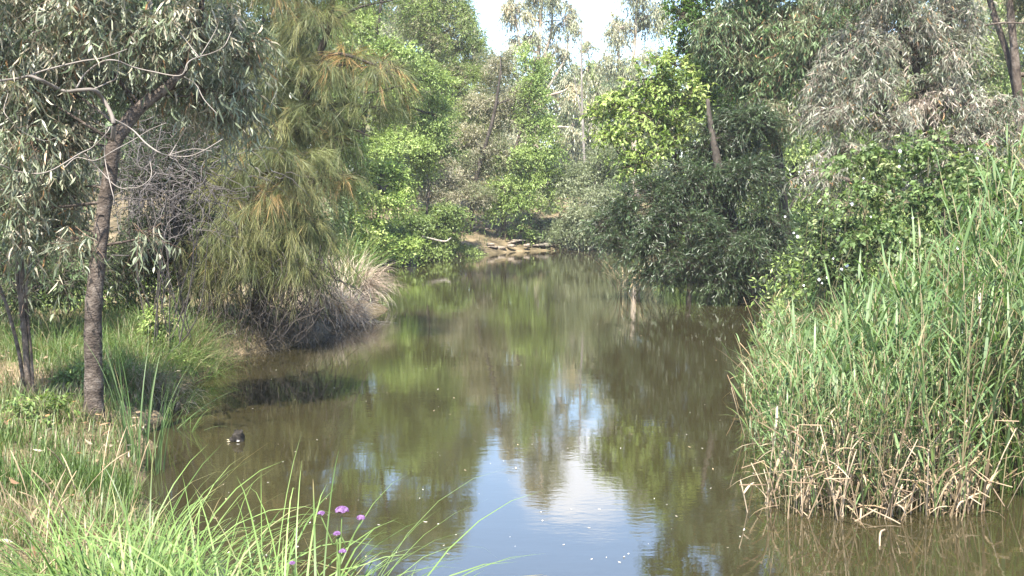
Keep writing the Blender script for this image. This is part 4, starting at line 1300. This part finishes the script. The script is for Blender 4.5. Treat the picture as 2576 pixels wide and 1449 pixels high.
def make_reed(kind):
    root = bpy.data.objects.new('reed', None)
    root.empty_display_size = .1
    COL.objects.link(root)
    H = RNG.uniform(1.35, 1.9) if kind == 'green' else .2 + .95 * RNG.random() ** 1.7
    b = np.array([[0, 0, -0.3]])
    if kind == 'green':
        st, lp, ls = reed_arrays(b, np.array([H + .3]), 7)
        gg = Geo()
        gg.tube(st, np.linspace(.0055, .0025, 7)[None], pick(STEMC, 1), 6)
        gg.build('stem', M_GRASS, root)
        wd = leaf_width(7)
        for j in range(7):
            gg = Geo()
            gg.ribbon(lp[j:j + 1], ls[j:j + 1], wd[j:j + 1], pick(DEADC if (j == 0 and RNG.random() < .7) else GREEN_REED, 1) * RNG.uniform(.85, 1.2))
            gg.build('leaf', M_GRASS, root)
    else:
        lean = abs(RNG.normal(.08, .16))
        az = RNG.uniform(0, 6.28)
        s1, _ = blade_paths(b, np.array([az]), np.array([lean]), np.array([H + .3]), np.array([RNG.uniform(0, .3)]), 6)
        pts = list(s1[0])
        if RNG.random() < .6:          # snapped top hanging over
            a2 = az + RNG.normal(0, .8)
            ln = RNG.uniform(.15, .5)
            pts.append(pts[-1] + np.array([math.cos(a2) * ln * .6, math.sin(a2) * ln * .6, RNG.uniform(-.6, .1) * ln]))
        gg = Geo()
        K = len(pts)
        gg.tube(np.array([pts]), np.linspace(.0055, .004, K)[None], pick(DEADC, 1), 6)
        gg.build('stem', M_STRAW, root)
        for j in range(2):
            k_ = RNG.integers(2, 6)
            lp, ls = blade_paths(np.array([pts[k_]]), np.array([RNG.uniform(0, 6.28)]), np.array([RNG.uniform(.5, 1.6)]), np.array([RNG.uniform(.15, .38)]), np.array([RNG.uniform(.5, 2.0)]), 5)
            gg = Geo()
            gg.ribbon(lp, ls, leaf_width(1), pick(DEADC, 1))
            gg.build('leaf', M_STRAW, root)
    return root


def copy_thing(o):
    c = o.copy()
    COL.objects.link(c)
    for ch in o.children:
        d_ = ch.copy()
        COL.objects.link(d_)
        d_.parent = c
    return c


def plant_reeds(kind, nprot, count, label, group):
    protos = [make_reed(kind) for _ in range(nprot)]
    used = set()
    n_ = 0
    xs, ys, pxs = in_bed(4000)
    order = np.argsort(ys + RNG.uniform(0, .9, len(ys)))
    for i in order:
        if n_ >= count:
            break
        if ys[i] > 10.3 and pxs[i] > 2050:
            continue
        k_ = n_ % nprot
        o_ = protos[k_] if k_ not in used else copy_thing(protos[k_])
        used.add(k_)
        s_ = float(np.clip(reed_height(pxs[i], ys[i]) / 1.65 * RNG.uniform(.8, 1.2), .45, 1.25)) if kind == 'green' else 1.0
        o_.location = (float(xs[i]), float(ys[i]), 0.0 if kind != 'green' else 0.0)
        o_.rotation_euler = (0, 0, float(RNG.uniform(0, 6.28)))
        o_.scale = (s_, s_, s_)
        tag(o_, label, 'reed', group)
        n_ += 1


plant_reeds('green', 12, 150, 'green reed with long blade leaves at the front of the reed bed on the right', 'green reeds at the front of the bed')
plant_reeds('dead', 14, 95, 'dry straw-coloured reed stalk standing in the water at the front of the reed bed', 'dry reed stalks in the water')

# ------------------------------------------------------------------ verbena
vb = P(838, 1560, 3.3)
vb[2] = float(height(vb[0], vb[1]))
root = thing('verbena', 'purple-flowered verbena on thin stems among the arching sedge in front', 'flower', vb)
HEADS = [(808, 1291, 17), (860, 1283, 34), (908, 1302, 20), (848, 1342, 17), (862, 1386, 17), (735, 1416, 13)]
gs = Geo()
for hx, hy, hw in HEADS:
    h_ = P(hx, hy + hw * .5, 3.3)
    j_ = P(855, 1405, 3.3) if hy < 1320 else P(850, 1440, 3.3)
    if hx < 760:
        j_ = P(745, 1480, 3.35)
    bb_ = vb + np.array([(hx - 838) / 4000., 0, -.02])
    mid = j_ + (h_ - j_) * .35 + np.array([0, 0, -.004])
    gs.tube(smooth_path([bb_, j_, mid, h_], 16), np.linspace(.0032, .0018, 16), (.16, .24, .08), 6)
gs.build('stem', M_GRASS, root, vb, smooth=True)
for hx, hy, hw in HEADS:
    gh = Geo()
    c = P(hx, hy, 3.3)
    R_ = S(hw, 3.3) * .48
    nf = int(26 + hw * 1.6)
    dd = rand_dir(nf)
    dd[:, 2] = np.abs(dd[:, 2]) * .9 - .15
    pos = c + dd * np.array([R_, R_, R_ * .72])
    for i in range(nf):       # small five-petalled florets
        ax_ = nrm((dd[i] + UP * .6 + np.array([0, -.3, 0]))[None])[0]
        u = perp(ax_[None])[0]
        v_ = np.cross(ax_, u)
        r_ = .0042
        base_col = np.array([(.15, .075, .19), (.22, .13, .27), (.10, .04, .12)][RNG.integers(0, 3)])
        for a_ in range(5):
            t_ = a_ * 2 * math.pi / 5
            dv = u * math.cos(t_) + v_ * math.sin(t_)
            sv = -u * math.sin(t_) + v_ * math.cos(t_)
            gh.add(np.array([pos[i], pos[i] + dv * r_ * .6 + sv * r_ * .42, pos[i] + dv * r_ + ax_ * .001, pos[i] + dv * r_ * .6 - sv * r_ * .42]), [(0, 1, 2, 3)], base_col)
        gh.tube(np.array([c - UP * R_ * .5, pos[i]]), np.array([.0012, .0016]), (.16, .06, .12), 4)
    gh.build('flower_head', M_PETAL, root, vb)


# ------------------------------------------------------------------ stones, logs, snag, floating leaves
def rock_mesh(geo, c, r, seed):
    rg_ = np.random.default_rng(seed)
    nu, nv = 14, 9
    vs = []
    fq = rg_.normal(size=(6, 3)) * 1.6
    ph = rg_.uniform(0, 6.28, 6)
    for i in range(nv + 1):
        th = math.pi * i / nv
        for j in range(nu):
            a_ = 2 * math.pi * j / nu
            d_ = np.array([math.sin(th) * math.cos(a_), math.sin(th) * math.sin(a_), math.cos(th)])
            k_ = 1 + .13 * np.sin(fq @ d_ * 1.7 + ph).sum() / 1.6
            sq = np.sign(d_) * np.abs(d_) ** .72      # blocky
            vs.append(c + sq * r * k_)
    f = []
    for i in range(nv):
        for j in range(nu):
            a_, b_ = i * nu + j, i * nu + (j + 1) % nu
            f.append((a_, a_ + nu, b_ + nu, b_))
    geo.add(np.array(vs), f, (.3, .25, .2))


def rock(label, px, py, D, w, h_, mat, group=None, seed=0, z=None):
    c = P(px, py, D)
    c[2] = (float(height(c[0], c[1])) if z is None else z) + S(h_, D) * .2
    gg = Geo()
    rock_mesh(gg, c, np.array([S(w, D) / 2, S(w, D) * .4, S(h_, D) * .5]), seed)
    return tag(gg.build('rock', mat, None, c, smooth=False), label, 'rock', group)


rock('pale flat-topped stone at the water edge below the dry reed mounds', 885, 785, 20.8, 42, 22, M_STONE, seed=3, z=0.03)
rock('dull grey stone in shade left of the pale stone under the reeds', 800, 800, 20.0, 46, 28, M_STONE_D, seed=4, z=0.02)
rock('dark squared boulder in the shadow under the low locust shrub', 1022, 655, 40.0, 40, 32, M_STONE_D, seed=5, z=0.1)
rock('flat slab lying in front of the gravel at the middle of the far waterline', 1245, 634, 47.5, 50, 14, M_STONE, seed=6, z=0.08)
for i in range(30):
    px = RNG.uniform(1225, 1520)
    D = np.interp(px, [1220, 1300, 1400, 1500], [46.8, 48.0, 49.4, 50.4]) + .9 * RNG.random() ** 2.5
    rock('pale stone among others heaped along the far waterline', px, 632, D, RNG.uniform(8, 30), RNG.uniform(3, 9), M_STONE if RNG.random() < .75 else M_STONE_D, 'stones along the far waterline', 20 + i)
for i in range(14):
    px = RNG.uniform(1150, 1260)
    py = np.interp(px, [1150, 1260], [575, 618]) + RNG.uniform(-12, 12)
    D = np.interp(py, [560, 620], [54, 49.5])
    rock('small stone on the bare brown slope of the far bank', px, py, D, RNG.uniform(8, 20), RNG.uniform(6, 12), M_STONE, 'stones on the bare slope', 60 + i)


def log(name, label, cat, pts, mat, group=None):
    rows = [np.append(P(a, b, D), S(w, D) / 2) for a, b, D, w in pts]
    rr = smooth_path(rows, 20)
    o_ = rr[0, :3].copy()
    gg = Geo()
    gg.tube(rr[:, :3], rr[:, 3] * (1 + .08 * np.sin(np.arange(20) * 1.7)), (.2, .18, .15), 8)
    return tag(gg.build(name, mat, None, o_, smooth=True), label, cat, group)


log('fallen_log', 'pale fallen log lying down the bare slope of the far bank', 'log', [(1160, 556, 51, 8), (1185, 570, 50.5, 9), (1215, 588, 50, 7)], M_LOG)
log('fallen_log', 'short grey log above the pale fallen log on the far slope', 'log', [(1128, 555, 51, 8), (1150, 562, 51, 8), (1172, 563, 51, 5)], M_LOG)
log('dead_branch', 'curved bare branch poking out of the low locust shrub', 'branch', [(1062, 595, 41, 5), (1095, 603, 41, 5), (1120, 607, 41, 4), (1135, 598, 41, 2)], M_LOG)
log('stick', 'long thin stick floating out from the bank behind the sedge', 'stick', [(395, 1182, 9.25, 9), (450, 1187, 9.2, 7), (510, 1190, 9.15, 5), (555, 1188, 9.15, 3)], M_LOG)
log('stick', 'bowed pale reed stalk arching over the water at the front of the bed', 'stick', [(2216, 1400, 7.1, 4), (2213, 1370, 7.15, 5), (2215, 1340, 7.25, 5), (2226, 1332, 7.35, 4)], M_STALK)
log('stick', 'long dry stalk slanting across the front of the reeds to the right', 'stick', [(2120, 1250, 7.9, 4), (2230, 1300, 7.7, 4), (2265, 1318, 7.6, 3)], M_STALK)
log('stick', 'long dry stalk slanting across the front of the reeds to the left', 'stick', [(2150, 1312, 7.7, 4), (2220, 1270, 7.8, 4), (2272, 1225, 7.9, 3)], M_STALK)
for i in range(22):
    px = RNG.uniform(1380, 1500)
    D = np.interp(px, [1380, 1500], [49.6, 50.6])
    a = P(px, 630, D)
    log('stick', 'bleached stick in the driftwood heap along the far waterline', 'stick',
        [(px, 628 + RNG.uniform(-8, 6), D, 3), (px + RNG.uniform(5, 25), 624 + RNG.uniform(-14, 8), D - .1, 3), (px + RNG.uniform(25, 60), 628 + RNG.uniform(-12, 8), D, 2)], M_LOG, 'driftwood on the far waterline')

# snag: a dark knob of drowned wood with pale leaves caught on it
sg = P(598, 1116, 10.3)
root = thing('snag', 'small dark knob of drowned wood poking out of the still water at the left', 'snag', (sg[0], sg[1], 0))
gg = Geo()
rock_mesh(gg, np.array([sg[0], sg[1], .025]), np.array([.05, .045, .055]), 91)
rock_mesh(gg, np.array([sg[0] + .012, sg[1], .07]), np.array([.036, .03, .036]), 92)
rock_mesh(gg, np.array([sg[0] - .045, sg[1] - .01, .01]), np.array([.035, .03, .03]), 93)
for dx, dz in ((-.03, .11), (0, .118), (.03, .112)):
    gg.tube(smooth_path([np.array([sg[0], sg[1], .07]), np.array([sg[0] + dx * .7, sg[1], .1]), np.array([sg[0] + dx, sg[1], dz])], 6), np.linspace(.012, .007, 6), (.1, .1, .1), 6)
gg.build('stump', M_WET, root, np.array(root.location), smooth=True)
gg = Geo()
ax = nrm(np.array([[-1, 0, .15], [-1, -.2, -.15], [1, -.2, .05], [1, 0, -.1]]))
leaf_geo(gg, np.array([[sg[0] - .06, sg[1] - .04, .02], [sg[0] - .055, sg[1] - .05, .012], [sg[0] - .0, sg[1] - .06, .012], [sg[0], sg[1] - .05, .02]]), ax, np.array([[0, .5, .85]] * 4), np.full(4, .038), np.full(4, .005), np.array([(.36, .32, .2), (.36, .32, .22), (.3, .29, .28), (.27, .25, .25)]), 'fold')
gg.build('caught_leaf', M_STRAW, root, np.array(root.location))

# floating leaves and petals: four kinds, copied
FL = [((.58, .53, .44), .085, .026), ((.66, .63, .58), .05, .022), ((.45, .36, .24), .11, .022), ((.70, .68, .62), .035, .018)]
protos = []
for c_, l_, w_ in FL:
    gg = Geo()
    s = np.linspace(-.5, .5, 6)
    wd = np.sqrt(np.clip(1 - (s * 2) ** 2, 0.01, 1)) * w_ * .5
    zz = .004 + .35 * l_ * (s ** 2)
    top = np.stack([s * l_, -wd, zz], axis=-1)
    mid = np.stack([s * l_, wd * 0, zz - w_ * .12], axis=-1)
    bot = np.stack([s * l_, wd, zz], axis=-1)
    vv_ = np.concatenate([top, mid, bot])
    f = [(i, i + 1, i + 7, i + 6) for i in range(5)] + [(i + 6, i + 7, i + 13, i + 12) for i in range(5)]
    gg.add(vv_, f, c_)
    protos.append(gg.build('floating_leaf', M_STRAW))
used = set()
cnt = 0
LBL = ['pale leaf floating on the open water', 'small whitish petal floating on the open water', 'narrow brown leaf floating on the open water', 'tiny pale fleck of leaf floating on the open water']
while cnt < 190:
    py = 640 + 800 * RNG.random() ** 1.5
    px = RNG.uniform(500, 1950)
    D = 2.3 * FPX / (py - 500)
    x = (px - 1288) / FPX * D
    sd_ = shore_dist(np.array([x]), np.array([D]))[0]
    if sd_ > -.08 or (sd_ < -.6 and RNG.random() < .35):
        continue
    k_ = int(RNG.choice(4, p=[.18, .34, .13, .35]))
    o_ = protos[k_] if k_ not in used else protos[k_].copy()
    if k_ in used:
        COL.objects.link(o_)
    used.add(k_)
    o_.location = (x, D, 0.001)
    o_.rotation_euler = (RNG.normal(0, .06), RNG.normal(0, .06), RNG.uniform(0, 6.28))
    s_ = float(RNG.uniform(.15, .45)) * (1.0 if D < 25 else 1.3)
    o_.scale = (s_, s_, s_)
    tag(o_, LBL[k_], 'leaf', 'floating leaves: ' + ['pale leaves', 'petals', 'brown leaves', 'flecks'][k_])
    cnt += 1

# fallen leaves in the grass, and seeding grass stalks
g = Geo()
n = 2600
x = RNG.uniform(-7, .3, n)
y = RNG.uniform(3.3, 15, n)
k = (shore_dist(x, y) > .02) & (x > -.6 * y)
x, y = x[k], y[k]
n = len(x)
b = np.stack([x, y, height(x, y) + RNG.uniform(.01, .14, n)], axis=-1)
ax = rand_dir(n) * np.array([1, 1, .45])
ax = nrm(ax)
leaf_geo(g, b, ax, perp(ax), RNG.uniform(.05, .12, n), RNG.uniform(.006, .013, n), pick([((.30, .22, .14), 4), ((.40, .33, .25), 2), ((.20, .12, .07), 3), ((.34, .17, .08), 1)], n) * np.exp(RNG.normal(0, .2, (n, 1))), 'sickle')
o = g.build('leaf_litter', M_STRAW)
tag(o, 'fallen brown gum leaves scattered through the bank grass', 'leaf litter', None, 'stuff')
for i, (px, py, D, lab) in enumerate(((20, 1440, 4.8, 'tall straw stalk of seeding grass at the left edge'), (150, 1400, 5.0, 'seeding grass stalks leaning right in the lower left grass'), (60, 1300, 6.0, 'pale seeding grass stalks behind the bottom left sedge'), (230, 1250, 7.2, 'thin seeding grass stalks near the water in the lower left'))):
    b = P(px, py, D)
    b[2] = float(height(b[0], b[1]))
    gg = Geo()
    for j in range(7):
        a = np.array([b + np.array([RNG.normal(0, .12), RNG.normal(0, .12), -.02])])
        pth, _ = blade_paths(a, np.array([RNG.uniform(0, 6.28)]), np.array([RNG.uniform(.05, .6)]), np.array([RNG.uniform(.4, .8)]), np.array([RNG.uniform(.1, .8)]), 9)
        gg.tube(pth, np.array([[.0022] * 6 + [.0045, .0045, .0015]]), np.array((.34, .26, .16)) * RNG.uniform(.7, 1.2), 5)
    tag(gg.build('grass_stalk', M_STRAW, None, b), lab, 'grass stalk', 'seeding grass stalks')

# ------------------------------------------------------------------ distant wood
g = Geo()
lo_ = []
for px in range(-500, 3200, 105):
    top = 230 if 1150 < px < 1720 else 30
    for py in range(top, 600, 80):
        lo_.append(lobe(px + RNG.uniform(-40, 40), py + RNG.uniform(-30, 30), RNG.uniform(82, 100), 105, 75, 4))
crown(lo_, dict(BACK, L=.5, W=.16, cover=3.0, pal=FAR_GUM + GUM_GREEN, twigL=1.6, sub=10), g)
o = g.build('woods', [M_SOFT, M_TWIG])
tag(o, 'mass of distant woodland closing the view behind the banks', 'woods', None, 'stuff')
g = Geo()
lo_ = []
for px in range(1120, 1640, 40):
    for D_ in (53, 57, 61):
        if px < 1300 and D_ < 60:
            continue
        lo_.append(lobe(px + RNG.uniform(-15, 15), 560 - (D_ - 52) * 5 + RNG.uniform(-15, 15), D_, 40, 32, 1))
crown(lo_, dict(FARL, pal=BRIGHT + TAN + DARK, cover=2.5, L=.2), g)
lo_ = []
for i in range(26):
    x, y = RNG.uniform(-9, -4.5), RNG.uniform(16, 40)
    if shore_dist(np.array([x]), np.array([y]))[0] < .8:
        continue
    lo_.append((np.array([x, y, float(height(x, y)) + .4]), np.array([.9, .9, .6])))
for i in range(26):
    x, y = RNG.uniform(5, 14), RNG.uniform(16, 48)
    if shore_dist(np.array([x]), np.array([y]))[0] < .5:
        continue
    lo_.append((np.array([x, y, float(height(x, y)) + .6]), np.array([1.2, 1.2, .9])))
crown(lo_, dict(FARL, pal=DARK + BRIGHT + BRIGHT, cover=2.5, L=.12, W=.05), g)
o = g.build('undergrowth', [M_SOFT, M_TWIG])
tag(o, 'low mixed undergrowth beneath the trees on the banks', 'undergrowth', None, 'stuff')
